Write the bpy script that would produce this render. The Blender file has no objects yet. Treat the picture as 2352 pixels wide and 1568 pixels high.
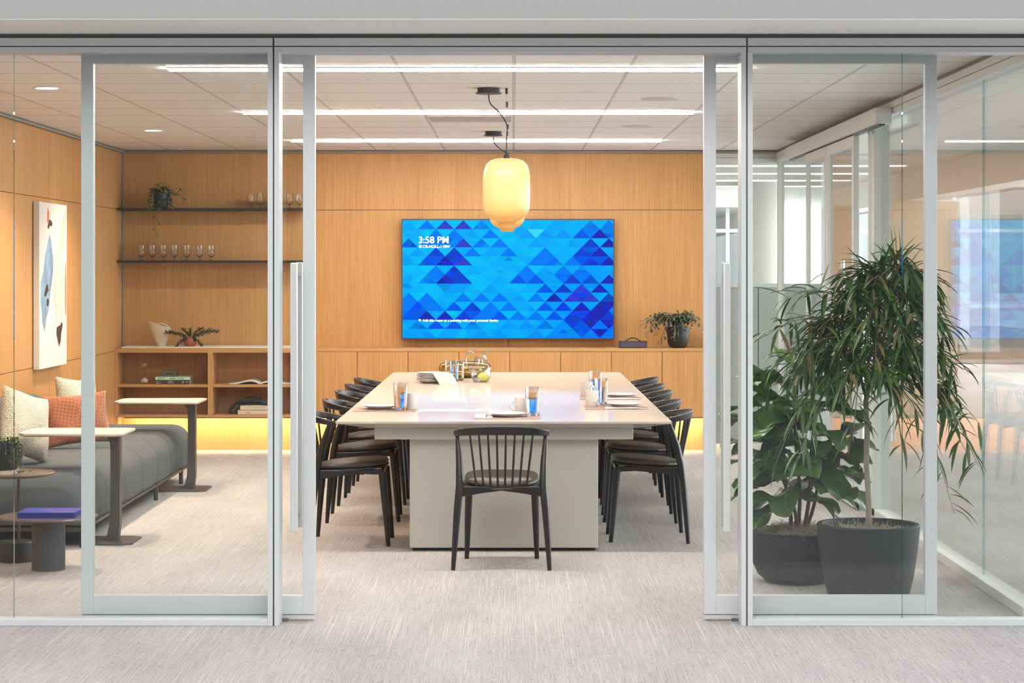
import bpy, math, random
from mathutils import Vector, Matrix
from math import sin, cos, pi, radians, sqrt
random.seed(7)
C = bpy.context.scene.collection
sc = bpy.context.scene

# ------------------------------------------------------------------ camera, world, exposure
F, CX, CY, H = 4795.0, 1178.0, 621.0, 1.595       # focal length (px of a 2352 px wide frame), horizon, eye height
cam = bpy.data.objects.new('camera', bpy.data.cameras.new('camera')); C.objects.link(cam)
cam.location = (0, 0, H); cam.rotation_euler = (pi/2, 0, 0)
cam.data.sensor_width = 36; cam.data.lens = F*36/2352
cam.data.shift_x = (1176-CX)/2352; cam.data.shift_y = -(784-CY)/2352
cam.data.clip_start = .1; cam.data.clip_end = 300
sc.camera = cam
sc.view_settings.view_transform = 'Standard'; sc.view_settings.look = 'None'
sc.view_settings.exposure = 0.14; sc.view_settings.gamma = 1; sc.view_settings.use_curve_mapping = False
sc.cycles.use_denoising = True
sc.cycles.transparent_max_bounces = 32
sc.cycles.max_bounces = 9; sc.cycles.diffuse_bounces = 4; sc.cycles.glossy_bounces = 5
sc.cycles.caustics_reflective = False; sc.cycles.caustics_refractive = False
sc.cycles.sample_clamp_indirect = 6
SKY_STRENGTH = 1.15
w = bpy.data.worlds.new('world'); sc.world = w; w.use_nodes = True
wn, wl = w.node_tree.nodes, w.node_tree.links
bg = wn['Background']; bg.inputs[1].default_value = SKY_STRENGTH
tc = wn.new('ShaderNodeTexCoord'); sx = wn.new('ShaderNodeSeparateXYZ'); cr = wn.new('ShaderNodeValToRGB')
wl.new(tc.outputs['Generated'], sx.inputs[0]); wl.new(sx.outputs[2], cr.inputs[0]); wl.new(cr.outputs[0], bg.inputs[0])
cr.color_ramp.elements[0].position = 0.0; cr.color_ramp.elements[0].color = (.97, .98, 1, 1)
cr.color_ramp.elements[1].position = .8; cr.color_ramp.elements[1].color = (.90, .94, 1, 1)

def at(px, py, Y):
    "world x, z of the point seen at px, py when it stands at distance Y"
    return (px-CX)*Y/F, H+(CY-py)*Y/F

def area(name, loc, rot, sx_, sy_, power, col):
    l = bpy.data.lights.new(name, 'AREA'); l.shape = 'RECTANGLE'; l.size = sx_; l.size_y = sy_
    l.energy = power; l.color = col
    o = bpy.data.objects.new(name, l); C.objects.link(o); o.location = loc; o.rotation_euler = rot
    return o
# unseen lamp added to light the glass front; then lamps for right-hand window daylight
area('hall_front_fill', (0, 1.5, 6.5), (radians(40), 0, 0), 12, 4, 460, (1, .985, .96))
area('window_daylight_side', (8.75, 20, 1.6), (0, radians(90), 0), 2.9, 24, 1500, (.97, .985, 1))
area('window_daylight_end', (3.8, 35.7, 1.6), (radians(-90), 0, 0), 9, 2.8, 700, (.97, .985, 1))
# ------------------------------------------------------------------ materials
def srgb(r, g, b):
    f = lambda c: (c/255/12.92) if c <= 10 else ((c/255+.055)/1.055)**2.4
    return (f(r), f(g), f(b), 1)

def mat(name, col, rough=.5, metal=0, spec=.5, emit=None, estr=0, coat=0, sheen=0, bump=None, vary=None, sss=0):
    m = bpy.data.materials.new(name); m.use_nodes = True
    n, l = m.node_tree.nodes, m.node_tree.links; b = n['Principled BSDF']
    b.inputs['Base Color'].default_value = col; b.inputs['Roughness'].default_value = rough
    b.inputs['Metallic'].default_value = metal; b.inputs['Specular IOR Level'].default_value = spec
    b.inputs['Coat Weight'].default_value = coat; b.inputs['Coat Roughness'].default_value = .03
    b.inputs['Sheen Weight'].default_value = sheen
    if sss: b.inputs['Subsurface Weight'].default_value = sss; b.inputs['Subsurface Scale'].default_value = .02
    if emit: b.inputs['Emission Color'].default_value = emit; b.inputs['Emission Strength'].default_value = estr
    if vary or bump:
        t = n.new('ShaderNodeTexCoord')
    if vary:   # (scale, amount, stretch)
        mp = n.new('ShaderNodeMapping'); mp.inputs['Scale'].default_value = vary[2]
        ns = n.new('ShaderNodeTexNoise'); ns.inputs['Scale'].default_value = vary[0]; ns.inputs['Detail'].default_value = 4
        l.new(t.outputs['Object'], mp.inputs[0]); l.new(mp.outputs[0], ns.inputs['Vector'])
        mr = n.new('ShaderNodeMapRange'); mr.inputs[1].default_value = .3; mr.inputs[2].default_value = .7
        mr.inputs[3].default_value = 1-vary[1]; mr.inputs[4].default_value = 1+vary[1]
        l.new(ns.outputs[0], mr.inputs[0])
        hs = n.new('ShaderNodeMix'); hs.data_type = 'RGBA'; hs.blend_type = 'MULTIPLY'; hs.inputs[0].default_value = 1
        hs.inputs[6].default_value = col; l.new(mr.outputs[0], hs.inputs[7]); l.new(hs.outputs[2], b.inputs['Base Color'])
    if bump:   # (scale, strength, distance, type)
        if bump[3] == 'voronoi':
            bt = n.new('ShaderNodeTexVoronoi'); bt.inputs['Scale'].default_value = bump[0]
        else:
            bt = n.new('ShaderNodeTexNoise'); bt.inputs['Scale'].default_value = bump[0]; bt.inputs['Detail'].default_value = 3
        l.new(t.outputs['Object'], bt.inputs['Vector'])
        bp = n.new('ShaderNodeBump'); bp.inputs['Strength'].default_value = bump[1]; bp.inputs['Distance'].default_value = bump[2]
        l.new(bt.outputs[0], bp.inputs['Height']); l.new(bp.outputs[0], b.inputs['Normal'])
    return m

def math_(n, l, op, a, b=None):
    x = n.new('ShaderNodeMath'); x.operation = op
    for i, v in enumerate((a, b)):
        if v is None: continue
        if isinstance(v, (int, float)): x.inputs[i].default_value = v
        else: l.new(v, x.inputs[i])
    return x.outputs[0]

def mat_glass(name, tint=(1, 1, 1, 1), ior=1.5, edge=0.0, rough=0.0):
    m = bpy.data.materials.new(name); m.use_nodes = True
    n, l = m.node_tree.nodes, m.node_tree.links; n.clear()
    out = n.new('ShaderNodeOutputMaterial'); mx = n.new('ShaderNodeMixShader')
    tr = n.new('ShaderNodeBsdfTransparent'); tr.inputs[0].default_value = tint
    gl = n.new('ShaderNodeBsdfGlossy'); gl.inputs['Roughness'].default_value = rough
    fr = n.new('ShaderNodeFresnel'); ge = n.new('ShaderNodeNewGeometry'); mr = n.new('ShaderNodeMapRange')
    mr.inputs[3].default_value = ior; mr.inputs[4].default_value = 1/ior
    l.new(ge.outputs['Backfacing'], mr.inputs[0]); l.new(mr.outputs[0], fr.inputs[0])
    fac = fr.outputs[0]
    if edge: fac = math_(n, l, 'MULTIPLY', fac, edge)
    l.new(fac, mx.inputs[0]); l.new(tr.outputs[0], mx.inputs[1]); l.new(gl.outputs[0], mx.inputs[2])
    l.new(mx.outputs[0], out.inputs[0]); return m

def mat_wood(name, c1, c2, stretch=(70, 70, 1.6), rough=.42):
    m = bpy.data.materials.new(name); m.use_nodes = True
    n, l = m.node_tree.nodes, m.node_tree.links; b = n['Principled BSDF']
    t = n.new('ShaderNodeTexCoord'); mp = n.new('ShaderNodeMapping'); mp.inputs['Scale'].default_value = stretch
    l.new(t.outputs['Object'], mp.inputs[0])
    a = n.new('ShaderNodeTexNoise'); a.inputs['Scale'].default_value = 1.0; a.inputs['Detail'].default_value = 5; a.inputs['Roughness'].default_value = .65
    l.new(mp.outputs[0], a.inputs['Vector'])
    mp2 = n.new('ShaderNodeMapping'); mp2.inputs['Scale'].default_value = tuple(s*.06 for s in stretch)
    l.new(t.outputs['Object'], mp2.inputs[0])
    a2 = n.new('ShaderNodeTexNoise'); a2.inputs['Scale'].default_value = 1.0; a2.inputs['Detail'].default_value = 2
    l.new(mp2.outputs[0], a2.inputs['Vector'])
    s = math_(n, l, 'ADD', math_(n, l, 'MULTIPLY', a.outputs[0], .72), math_(n, l, 'MULTIPLY', a2.outputs[0], .28))
    r = n.new('ShaderNodeValToRGB'); l.new(s, r.inputs[0])
    r.color_ramp.elements[0].position = .36; r.color_ramp.elements[0].color = c1
    r.color_ramp.elements[1].position = .62; r.color_ramp.elements[1].color = c2
    l.new(r.outputs[0], b.inputs['Base Color']); b.inputs['Roughness'].default_value = rough
    b.inputs['Specular IOR Level'].default_value = .35
    return m

def mat_carpet(name):
    m = bpy.data.materials.new(name); m.use_nodes = True
    n, l = m.node_tree.nodes, m.node_tree.links; b = n['Principled BSDF']
    b.inputs['Roughness'].default_value = .95; b.inputs['Specular IOR Level'].default_value = .1
    g = n.new('ShaderNodeNewGeometry')
    def noise(scale, detail=3, rough=.5):
        mp = n.new('ShaderNodeMapping'); mp.inputs['Scale'].default_value = scale
        l.new(g.outputs['Position'], mp.inputs[0])
        a = n.new('ShaderNodeTexNoise'); a.inputs['Scale'].default_value = 1; a.inputs['Detail'].default_value = detail
        a.inputs['Roughness'].default_value = rough
        l.new(mp.outputs[0], a.inputs['Vector']); return a.outputs[0]
    def ramp(v, lo, hi, a=0.0, b_=1.0):
        r = n.new('ShaderNodeMapRange'); r.inputs[1].default_value = lo; r.inputs[2].default_value = hi
        r.inputs[3].default_value = a; r.inputs[4].default_value = b_; l.new(v, r.inputs[0]); return r.outputs[0]
    br = n.new('ShaderNodeTexBrick'); br.inputs['Scale'].default_value = 1
    br.inputs['Brick Width'].default_value = .5; br.inputs['Row Height'].default_value = 1.0
    br.inputs['Mortar Size'].default_value = .0; br.inputs['Color1'].default_value = (0, 0, 0, 1); br.inputs['Color2'].default_value = (1, 1, 1, 1)
    l.new(g.outputs['Position'], br.inputs['Vector'])
    base = ramp(noise((2.2, .8, 1), 2), .3, .7, .46, .55)
    stripes = ramp(noise((140, 3.5, 1), 3, .6), .35, .7, -.06, .07)
    light = ramp(noise((165, .7, 1), 0), .66, .72, 0, .11)
    dark = ramp(noise((150, 24, 1), 3, .75), .57, .68, 0, -.26)
    fine = ramp(noise((420, 260, 1), 2), .3, .7, -.08, .08)
    tile = math_(n, l, 'MULTIPLY', math_(n, l, 'SUBTRACT', br.outputs[0], .5), .025)
    v = base
    for x in (stripes, light, dark, fine, tile): v = math_(n, l, 'ADD', v, x)
    r = n.new('ShaderNodeValToRGB'); l.new(v, r.inputs[0])
    r.color_ramp.elements[0].position = .10; r.color_ramp.elements[0].color = (.10, .096, .10, 1)
    r.color_ramp.elements[1].position = .75; r.color_ramp.elements[1].color = (.64, .612, .597, 1)
    l.new(r.outputs[0], b.inputs['Base Color'])
    bp = n.new('ShaderNodeBump'); bp.inputs['Strength'].default_value = .5; bp.inputs['Distance'].default_value = .004
    l.new(v, bp.inputs['Height']); l.new(bp.outputs[0], b.inputs['Normal'])
    return m

def mat_ceiling(name):
    m = bpy.data.materials.new(name); m.use_nodes = True
    n, l = m.node_tree.nodes, m.node_tree.links; b = n['Principled BSDF']
    b.inputs['Roughness'].default_value = .85
    g = n.new('ShaderNodeNewGeometry'); s = n.new('ShaderNodeSeparateXYZ'); l.new(g.outputs['Position'], s.inputs[0])
    def line(v, off, half):
        a = math_(n, l, 'SUBTRACT', v, off); a = math_(n, l, 'DIVIDE', a, .61)
        a = math_(n, l, 'FRACT', math_(n, l, 'ADD', a, 100.5))
        a = math_(n, l, 'ABSOLUTE', math_(n, l, 'SUBTRACT', a, .5))
        a = math_(n, l, 'MULTIPLY', a, .61)
        return math_(n, l, 'LESS_THAN', a, half), a
    main, dist = line(s.outputs[0], .006, .009)
    slot = math_(n, l, 'LESS_THAN', math_(n, l, 'ABSOLUTE', math_(n, l, 'SUBTRACT', dist, .006)), .0016)
    slot2 = math_(n, l, 'LESS_THAN', dist, .0012)
    cross, _ = line(s.outputs[1], 10.72, .012)
    mask = math_(n, l, 'MAXIMUM', math_(n, l, 'MAXIMUM', slot, slot2), math_(n, l, 'MULTIPLY', cross, .55))
    mx = n.new('ShaderNodeMix'); mx.data_type = 'RGBA'; l.new(mask, mx.inputs[0])
    mx.inputs[6].default_value = (.95, .93, .91, 1); mx.inputs[7].default_value = (.30, .27, .24, 1)
    l.new(mx.outputs[2], b.inputs['Base Color'])
    return m

M = {}
M['carpet'] = mat_carpet('loop_carpet')
M['concrete'] = mat('dark_polished_floor', (.26, .255, .25, 1), .3)
M['ceiling'] = mat_ceiling('ceiling_tile')
M['wood'] = mat_wood('rift_oak', (.455, .235, .085, 1), (.585, .33, .135, 1))
M['wood_h'] = mat_wood('rift_oak_edge', (.455, .235, .085, 1), (.585, .33, .135, 1), (1.6, 60, 60))
M['walnut'] = mat_wood('oak_board', (.50, .25, .10, 1), (.62, .34, .15, 1))  # slightly paler oak for baseboards, cabinet bodies and bookcase back
M['gap'] = mat('joint_gap', (.16, .08, .035, 1), .8)
M['alum'] = mat('satin_aluminium', (.64, .66, .66, 1), .42, 0, .5)
M['alum_d'] = mat('grey_reveal', (.16, .155, .14, 1), .6)
M['alum_m'] = mat('grey_reveal_mid', (.30, .29, .27, 1), .5)
M['handle'] = mat('silver_handle', (.78, .79, .78, 1), .3, .35)
M['white'] = mat('white_paint', (.80, .79, .77, 1), .8)
M['grey_wall'] = mat('pale_grey_paint', (.36, .365, .35, 1), .85)
M['soffit'] = mat('bright_white_paint', (.93, .92, .91, 1), .85)
M['pane'] = mat_glass('window_glass', (.985, .995, .99, 1))
M['pane_side'] = mat_glass('side_window_glass', (.97, .985, .98, 1))
M['joint'] = mat_glass('glass_joint_edge', (.72, .92, .94, 1), 1.5, 3.0)
M['glass'] = mat('clear_glass', (.98, .99, .99, 1), 0.0)
M['glass'].node_tree.nodes['Principled BSDF'].inputs['Transmission Weight'].default_value = 1
M['glass'].node_tree.nodes['Principled BSDF'].inputs['IOR'].default_value = 1.5
M['water'] = mat_glass('water', (.96, .97, .965, 1), 1.33)
M['lacquer'] = mat('cream_lacquer', (.60, .58, .51, 1), .28, 0, .5)
M['thin'] = mat_glass('thin_clear_glass', (.975, .985, .985, 1), 1.5, 2.3)
def mat_top():
    m = bpy.data.materials.new('glossy_cream_tabletop'); m.use_nodes = True
    n, l = m.node_tree.nodes, m.node_tree.links; n.clear()
    out = n.new('ShaderNodeOutputMaterial'); mx = n.new('ShaderNodeMixShader'); mx.inputs[0].default_value = .38
    df = n.new('ShaderNodeBsdfDiffuse'); df.inputs[0].default_value = (.64, .575, .50, 1)
    gl = n.new('ShaderNodeBsdfGlossy'); gl.inputs['Roughness'].default_value = .012; gl.inputs[0].default_value = (1, .97, .93, 1)
    l.new(df.outputs[0], mx.inputs[1]); l.new(gl.outputs[0], mx.inputs[2]); l.new(mx.outputs[0], out.inputs[0]); return m
M['tabletop'] = mat_top()
M['black_wood'] = mat('black_stained_ash', (.018, .018, .020, 1), .32, 0, .5)
M['leather'] = mat('dark_brown_leather', (.045, .036, .032, 1), .42, bump=(220, .15, .002, 'noise'))
M['black'] = mat('matt_black_metal', (.015, .015, .016, 1), .45)
M['shelf_black'] = mat('black_shelf_steel', (.02, .016, .014, 1), .45)
M['bronze'] = mat('dark_bronze_metal', (.085, .068, .06, 1), .42, .5)
M['cream_top'] = mat('cream_table_top', (.82, .72, .61, 1), .35)
M['sofa'] = mat('charcoal_melange_fabric', (.08, .096, .112, 1), .9, sheen=.08, bump=(900, .5, .002, 'noise'), vary=(500, .28, (1, 1, .4)))
M['sofa_blue'] = mat('slate_blue_fabric', (.06, .085, .12, 1), .9, sheen=.1, bump=(900, .5, .002, 'noise'), vary=(400, .22, (1, 1, .4)))
M['boucle'] = mat('cream_boucle', (.90, .82, .66, 1), .95, sheen=.3, bump=(150, 1, .012, 'voronoi'))
M['seam'] = mat('stitched_seam', (.05, .055, .06, 1), .9)
M['slate'] = mat('dark_grey_stone', (.055, .058, .06, 1), .5)
M['planter'] = mat('charcoal_planter', (.018, .021, .024, 1), .6, spec=.3)
M['pot_black'] = mat('black_ceramic', (.018, .018, .02, 1), .35)
M['navy'] = mat('navy_pot', (.012, .018, .045, 1), .45)
M['terracotta'] = mat('terracotta', (.36, .10, .045, 1), .6)
M['soil'] = mat('potting_soil', (.05, .035, .025, 1), .95, bump=(60, 1, .01, 'noise'))
M['moss'] = mat('dry_spanish_moss', (.42, .36, .27, 1), .95)
M['bark'] = mat('pale_bark', (.28, .23, .18, 1), .8, vary=(40, .3, (1, 1, .3)))
M['bark_d'] = mat('dark_bark', (.07, .04, .035, 1), .7)
M['china'] = mat('white_china', (.86, .83, .78, 1), .18)
M['napkin'] = mat('white_linen', (.88, .86, .82, 1), .8)
M['mat_weave'] = mat('pink_grey_placemat', (.40, .27, .25, 1), .85, vary=(260, .6, (1, 1, 1)))
M['steel'] = mat('stainless_steel', (.55, .53, .50, 1), .18, 1)
M['mint'] = mat('mint_book_cover', srgb(200, 232, 212), .6)
M['dark_book'] = mat('dark_book_cover', (.05, .045, .04, 1), .6)
M['cream_book'] = mat('cream_book_cover', (.74, .64, .50, 1), .7)
M['paper'] = mat('paper', (.80, .76, .70, 1), .8)
M['ink'] = mat('dark_ink', (.06, .06, .06, 1), .7)
M['ink_g'] = mat('green_ink', (.10, .20, .15, 1), .7)
M['ink_w'] = mat('pale_ink', (.55, .50, .44, 1), .7)
M['blue_book'] = mat('cobalt_book_cover', (.035, .045, .42, 1), .35)
M['blue_dark'] = mat('navy_book_edge', (.01, .03, .20, 1), .5)
M['pink'] = mat('pink_foil', (.75, .30, .40, 1), .4)
M['stone_box'] = mat('veined_grey_stone', (.10, .09, .075, 1), .35, vary=(30, .7, (1, 1, 2)))
M['sculpt'] = mat('black_wood_links', (.022, .02, .018, 1), .5)
M['sand'] = mat('pale_sand', (.78, .66, .48, 1), .9)
M['amber'] = mat('amber_mirror_glass', (.42, .27, .09, 1), .08, .85)
M['lemon'] = mat('lemon_slice', (.98, .88, .14, 1), .5)
M['frost'] = mat('frosted_glass', (.70, .58, .45, 1), .45, sss=.2)
M['led'] = mat('led_diffuser', (1, 1, 1, 1), .5, emit=(1, .93, .85, 1), estr=77)
M['warm_led'] = mat('warm_led', (1, 1, 1, 1), .5, emit=(1, .79, .48, 1), estr=85)
M['down'] = mat('downlight_lens', (1, 1, 1, 1), .5, emit=(1, .88, .70, 1), estr=5)
M['hall_led'] = mat('hall_light_diffuser', (1, 1, 1, 1), .5, emit=(1, .90, .68, 1), estr=6)
M['panel_fabric'] = mat('sage_grey_partition', (.40, .43, .40, 1), .8)
M['speaker'] = mat('speaker_grille', (.68, .63, .60, 1), .8)
M['diffuser'] = mat('mauve_grey_ceiling_panel', (.50, .45, .45, 1), .8)
M['facade'] = mat('pale_facade', (.70, .72, .72, 1), .7)
M['facade_glass'] = mat('facade_glazing', (.40, .52, .50, 1), .3)
M['blind'] = mat('white_curtain', (.86, .86, .85, 1), .9)
M['beige'] = mat('beige_panel', (.56, .47, .38, 1), .7)
M['frame_w'] = mat('white_mullion', (.62, .63, .62, 1), .6)
M['blue_awning'] = mat('blue_awning', (.10, .33, .50, 1), .7)
M['rear'] = mat('grey_wall_covering', (.13, .133, .137, 1), .8)
M['hedge'] = mat('hedge_green', (.06, .13, .05, 1), .9)

def leafmat(name, c, c2, rough=.35, trans=.25):
    m = mat(name, c, rough); n, l = m.node_tree.nodes, m.node_tree.links; b = n['Principled BSDF']
    g = n.new('ShaderNodeNewGeometry'); mx = n.new('ShaderNodeMix'); mx.data_type = 'RGBA'
    l.new(g.outputs['Random Per Island'], mx.inputs[0]); mx.inputs[6].default_value = c; mx.inputs[7].default_value = c2
    l.new(mx.outputs[2], b.inputs['Base Color'])
    return m
M['fig'] = leafmat('fiddle_leaf_green', (.02, .075, .015, 1), (.09, .20, .03, 1), .28)
M['alii'] = leafmat('narrow_leaf_green', (.022, .07, .014, 1), (.10, .19, .035, 1), .33)
M['alii_dry'] = leafmat('dry_leaf_brown', (.22, .13, .05, 1), (.30, .20, .08, 1), .6)
M['vine'] = leafmat('vine_leaf_green', (.03, .08, .01, 1), (.12, .22, .03, 1), .4)
M['silver'] = leafmat('dusty_green_leaf', (.02, .05, .015, 1), (.16, .20, .14, 1), .3)
M['needle'] = leafmat('needle_leaf_green', (.012, .035, .012, 1), (.04, .09, .03, 1), .5)
M['succ'] = leafmat('small_round_leaf_green', (.03, .07, .03, 1), (.16, .19, .04, 1), .4)
M['vein'] = mat('pale_vein', (.20, .28, .07, 1), .5)

def mat_rust():
    m = mat('rust_woven_fabric', (.36, .115, .045, 1), .85, sheen=.2)
    n, l = m.node_tree.nodes, m.node_tree.links; b = n['Principled BSDF']
    t = n.new('ShaderNodeTexCoord'); mp = n.new('ShaderNodeMapping'); mp.inputs['Scale'].default_value = (60, 60, 60)
    mp.inputs['Rotation'].default_value = (0, .5, 0)
    ck = n.new('ShaderNodeTexChecker'); ck.inputs['Scale'].default_value = 1.0
    l.new(t.outputs['Object'], mp.inputs[0]); l.new(mp.outputs[0], ck.inputs['Vector'])
    ck.inputs['Color1'].default_value = (.40, .145, .068, 1); ck.inputs['Color2'].default_value = (.28, .09, .04, 1)
    l.new(ck.outputs[0], b.inputs['Base Color'])
    bp = n.new('ShaderNodeBump'); bp.inputs['Strength'].default_value = .6; bp.inputs['Distance'].default_value = .01
    l.new(ck.outputs[1], bp.inputs['Height']); l.new(bp.outputs[0], b.inputs['Normal'])
    return m
M['rust'] = mat_rust()

def mat_lamp():
    m = bpy.data.materials.new('opal_amber_glass'); m.use_nodes = True
    n, l = m.node_tree.nodes, m.node_tree.links; b = n['Principled BSDF']
    b.inputs['Base Color'].default_value = (.80, .55, .22, 1); b.inputs['Roughness'].default_value = .32
    t = n.new('ShaderNodeTexCoord'); s = n.new('ShaderNodeSeparateXYZ'); l.new(t.outputs['Object'], s.inputs[0])
    r = n.new('ShaderNodeValToRGB'); mr = n.new('ShaderNodeMapRange'); mr.inputs[1].default_value = -.40; mr.inputs[2].default_value = 0
    l.new(s.outputs[2], mr.inputs[0]); l.new(mr.outputs[0], r.inputs[0])
    e = r.color_ramp.elements
    e[0].position = .0; e[0].color = (.55, .20, .035, 1)
    e[1].position = 1; e[1].color = (1, .72, .22, 1)
    for p, c in ((.12, (.72, .30, .05, 1)), (.25, (.95, .60, .20, 1)), (.45, (1, .74, .30, 1)), (.75, (1, .83, .36, 1)), (.92, (1, .84, .40, 1))):
        x = e.new(p); x.color = c
    lw = n.new('ShaderNodeLayerWeight'); lw.inputs[0].default_value = .25
    es = math_(n, l, 'SUBTRACT', .84, math_(n, l, 'MULTIPLY', lw.outputs[1], .30))
    l.new(r.outputs[0], b.inputs['Emission Color']); l.new(es, b.inputs['Emission Strength'])
    b.inputs['Base Color'].default_value = (.25, .16, .06, 1)
    return m
M['lamp'] = mat_lamp()

# ------------------------------------------------------------------ mesh helpers
class MB:
    def __init__(s): s.v = []; s.f = []; s.cols = None
    def box(s, x0, x1, y0, y1, z0, z1):
        i = len(s.v); s.v += [(x, y, z) for z in (z0, z1) for y in (y0, y1) for x in (x0, x1)]
        s.f += [tuple(i+k for k in q) for q in ((0, 2, 3, 1), (4, 5, 7, 6), (0, 1, 5, 4), (2, 6, 7, 3), (0, 4, 6, 2), (1, 3, 7, 5))]
        return s
    def lathe(s, prof, c=(0, 0, 0), n=32, a0=0, closed=False):
        i = len(s.v); cx, cy, cz = c
        for r, z in prof:
            for k in range(n):
                a = 2*pi*k/n; s.v.append((cx+r*cos(a), cy+r*sin(a), cz+z))
        for j in range(len(prof)-1):
            for k in range(n):
                k2 = (k+1) % n
                s.f.append((i+j*n+k, i+j*n+k2, i+(j+1)*n+k2, i+(j+1)*n+k))
        if prof[0][0] > 1e-4 and not closed: s.f.append(tuple(i+k for k in reversed(range(n))))
        if prof[-1][0] > 1e-4 and not closed: s.f.append(tuple(i+(len(prof)-1)*n+k for k in range(n)))
        return s
    def tube(s, pts, rad, n=10, cap=True, loop=False):
        pts = [Vector(p) for p in pts]; m = len(pts)
        if not isinstance(rad, (list, tuple)): rad = [rad]*m
        i = len(s.v); up = None
        for j, p in enumerate(pts):
            if loop: d = pts[(j+1) % m]-pts[j-1]
            else: d = (pts[min(j+1, m-1)]-pts[max(j-1, 0)])
            d.normalize()
            if up is None:
                up = Vector((0, 0, 1)) if abs(d.z) < .9 else Vector((1, 0, 0))
            a = d.cross(up); a.normalize(); b = a.cross(d); b.normalize(); up = b
            for k in range(n):
                t = 2*pi*k/n; q = p+a*(rad[j]*cos(t))+b*(rad[j]*sin(t)); s.v.append(tuple(q))
        for j in range(m if loop else m-1):
            for k in range(n):
                k2 = (k+1) % n; j2 = (j+1) % m
                s.f.append((i+j*n+k, i+j*n+k2, i+j2*n+k2, i+j2*n+k))
        if cap and not loop:
            s.f.append(tuple(i+k for k in reversed(range(n)))); s.f.append(tuple(i+(m-1)*n+k for k in range(n)))
        return s
    def ribbon(s, pts, wd, ht, tilt=0):
        "rectangular sweep, wd across the path in plan, ht vertical"
        pts = [Vector(p) for p in pts]; m = len(pts); i = len(s.v)
        W = wd if isinstance(wd, (list, tuple)) else [wd]*m; Hh = ht if isinstance(ht, (list, tuple)) else [ht]*m
        for j, p in enumerate(pts):
            d = pts[min(j+1, m-1)]-pts[max(j-1, 0)]; d.z = 0; d.normalize(); a = Vector((d.y, -d.x, 0))
            for sa, sz in ((-1, -1), (1, -1), (1, 1), (-1, 1)):
                q = p+a*(sa*W[j]/2+sz*tilt)+Vector((0, 0, sz*Hh[j]/2)); s.v.append(tuple(q))
        for j in range(m-1):
            for k in range(4):
                k2 = (k+1) % 4; s.f.append((i+j*4+k, i+j*4+k2, i+(j+1)*4+k2, i+(j+1)*4+k))
        s.f.append((i+3, i+2, i+1, i)); e = i+(m-1)*4; s.f.append((e, e+1, e+2, e+3)); return s
    def prism(s, poly, z0, z1, axis='z', off=0):
        i = len(s.v); n = len(poly)
        for z in (z0, z1):
            for a, b in poly:
                s.v.append({'z': (a, b, z), 'y': (a, z, b), 'x': (z, a, b)}[axis])
        s.f.append(tuple(i+k for k in reversed(range(n)))); s.f.append(tuple(i+n+k for k in range(n)))
        for k in range(n):
            k2 = (k+1) % n; s.f.append((i+k, i+k2, i+n+k2, i+n+k))
        return s
    def rings(s, rings, cap=True):
        i = len(s.v); n = len(rings[0])
        for r in rings: s.v += [tuple(p) for p in r]
        for j in range(len(rings)-1):
            for k in range(n):
                k2 = (k+1) % n; s.f.append((i+j*n+k, i+j*n+k2, i+(j+1)*n+k2, i+(j+1)*n+k))
        if cap:
            s.f.append(tuple(i+k for k in reversed(range(n)))); e = i+(len(rings)-1)*n; s.f.append(tuple(e+k for k in range(n)))
        return s
    def leaf(s, base, d, up, L, W, prof, droop=.5, n=5, fold=.25, wave=0):
        base = Vector(base); d = Vector(d).normalized(); up = Vector(up)
        i = len(s.v); p = base.copy(); dd = d.copy(); st = L/n
        for j in range(n+1):
            t = j/n; side = dd.cross(up)
            if side.length < 1e-3: side = Vector((1, 0, 0))
            side.normalize(); nor = side.cross(dd)
            w = W*prof(t)/2; wv = wave*sin(j*2.6)*W
            s.v += [tuple(p-side*w+nor*(w*fold*2+wv)), tuple(p), tuple(p+side*w+nor*(w*fold*2-wv))]
            dd = (dd+Vector((0, 0, -droop/n))).normalized(); p = p+dd*st
        for j in range(n):
            a = i+j*3; s.f += [(a, a+1, a+4, a+3), (a+1, a+2, a+5, a+4)]
        return s
    def xf(s, mtx, start=0):
        for k in range(start, len(s.v)): s.v[k] = tuple(mtx @ Vector(s.v[k]))
        return s
    def build(s, name, m, parent=None, smooth=True, bevel=0, seg=2, sub=0, ang=38, loc=None):
        me = bpy.data.meshes.new(name); me.from_pydata(s.v, [], s.f); me.update()
        if s.cols:
            ca = me.color_attributes.new('Col', 'FLOAT_COLOR', 'CORNER')
            li = 0
            for fi, p in enumerate(me.polygons):
                for _ in p.vertices: ca.data[li].color = s.cols[fi]; li += 1
        o = bpy.data.objects.new(name, me); C.objects.link(o)
        me.materials.append(M[m] if isinstance(m, str) else m)
        if smooth:
            me.shade_smooth(); me.set_sharp_from_angle(angle=radians(ang))
        if bevel:
            b = o.modifiers.new('bevel', 'BEVEL'); b.width = bevel; b.segments = seg; b.limit_method = 'ANGLE'; b.angle_limit = radians(40)
        if sub:
            b = o.modifiers.new('sub', 'SUBSURF'); b.levels = sub; b.render_levels = sub
        if parent is not None: o.parent = parent
        if loc: o.location = loc
        return o

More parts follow.
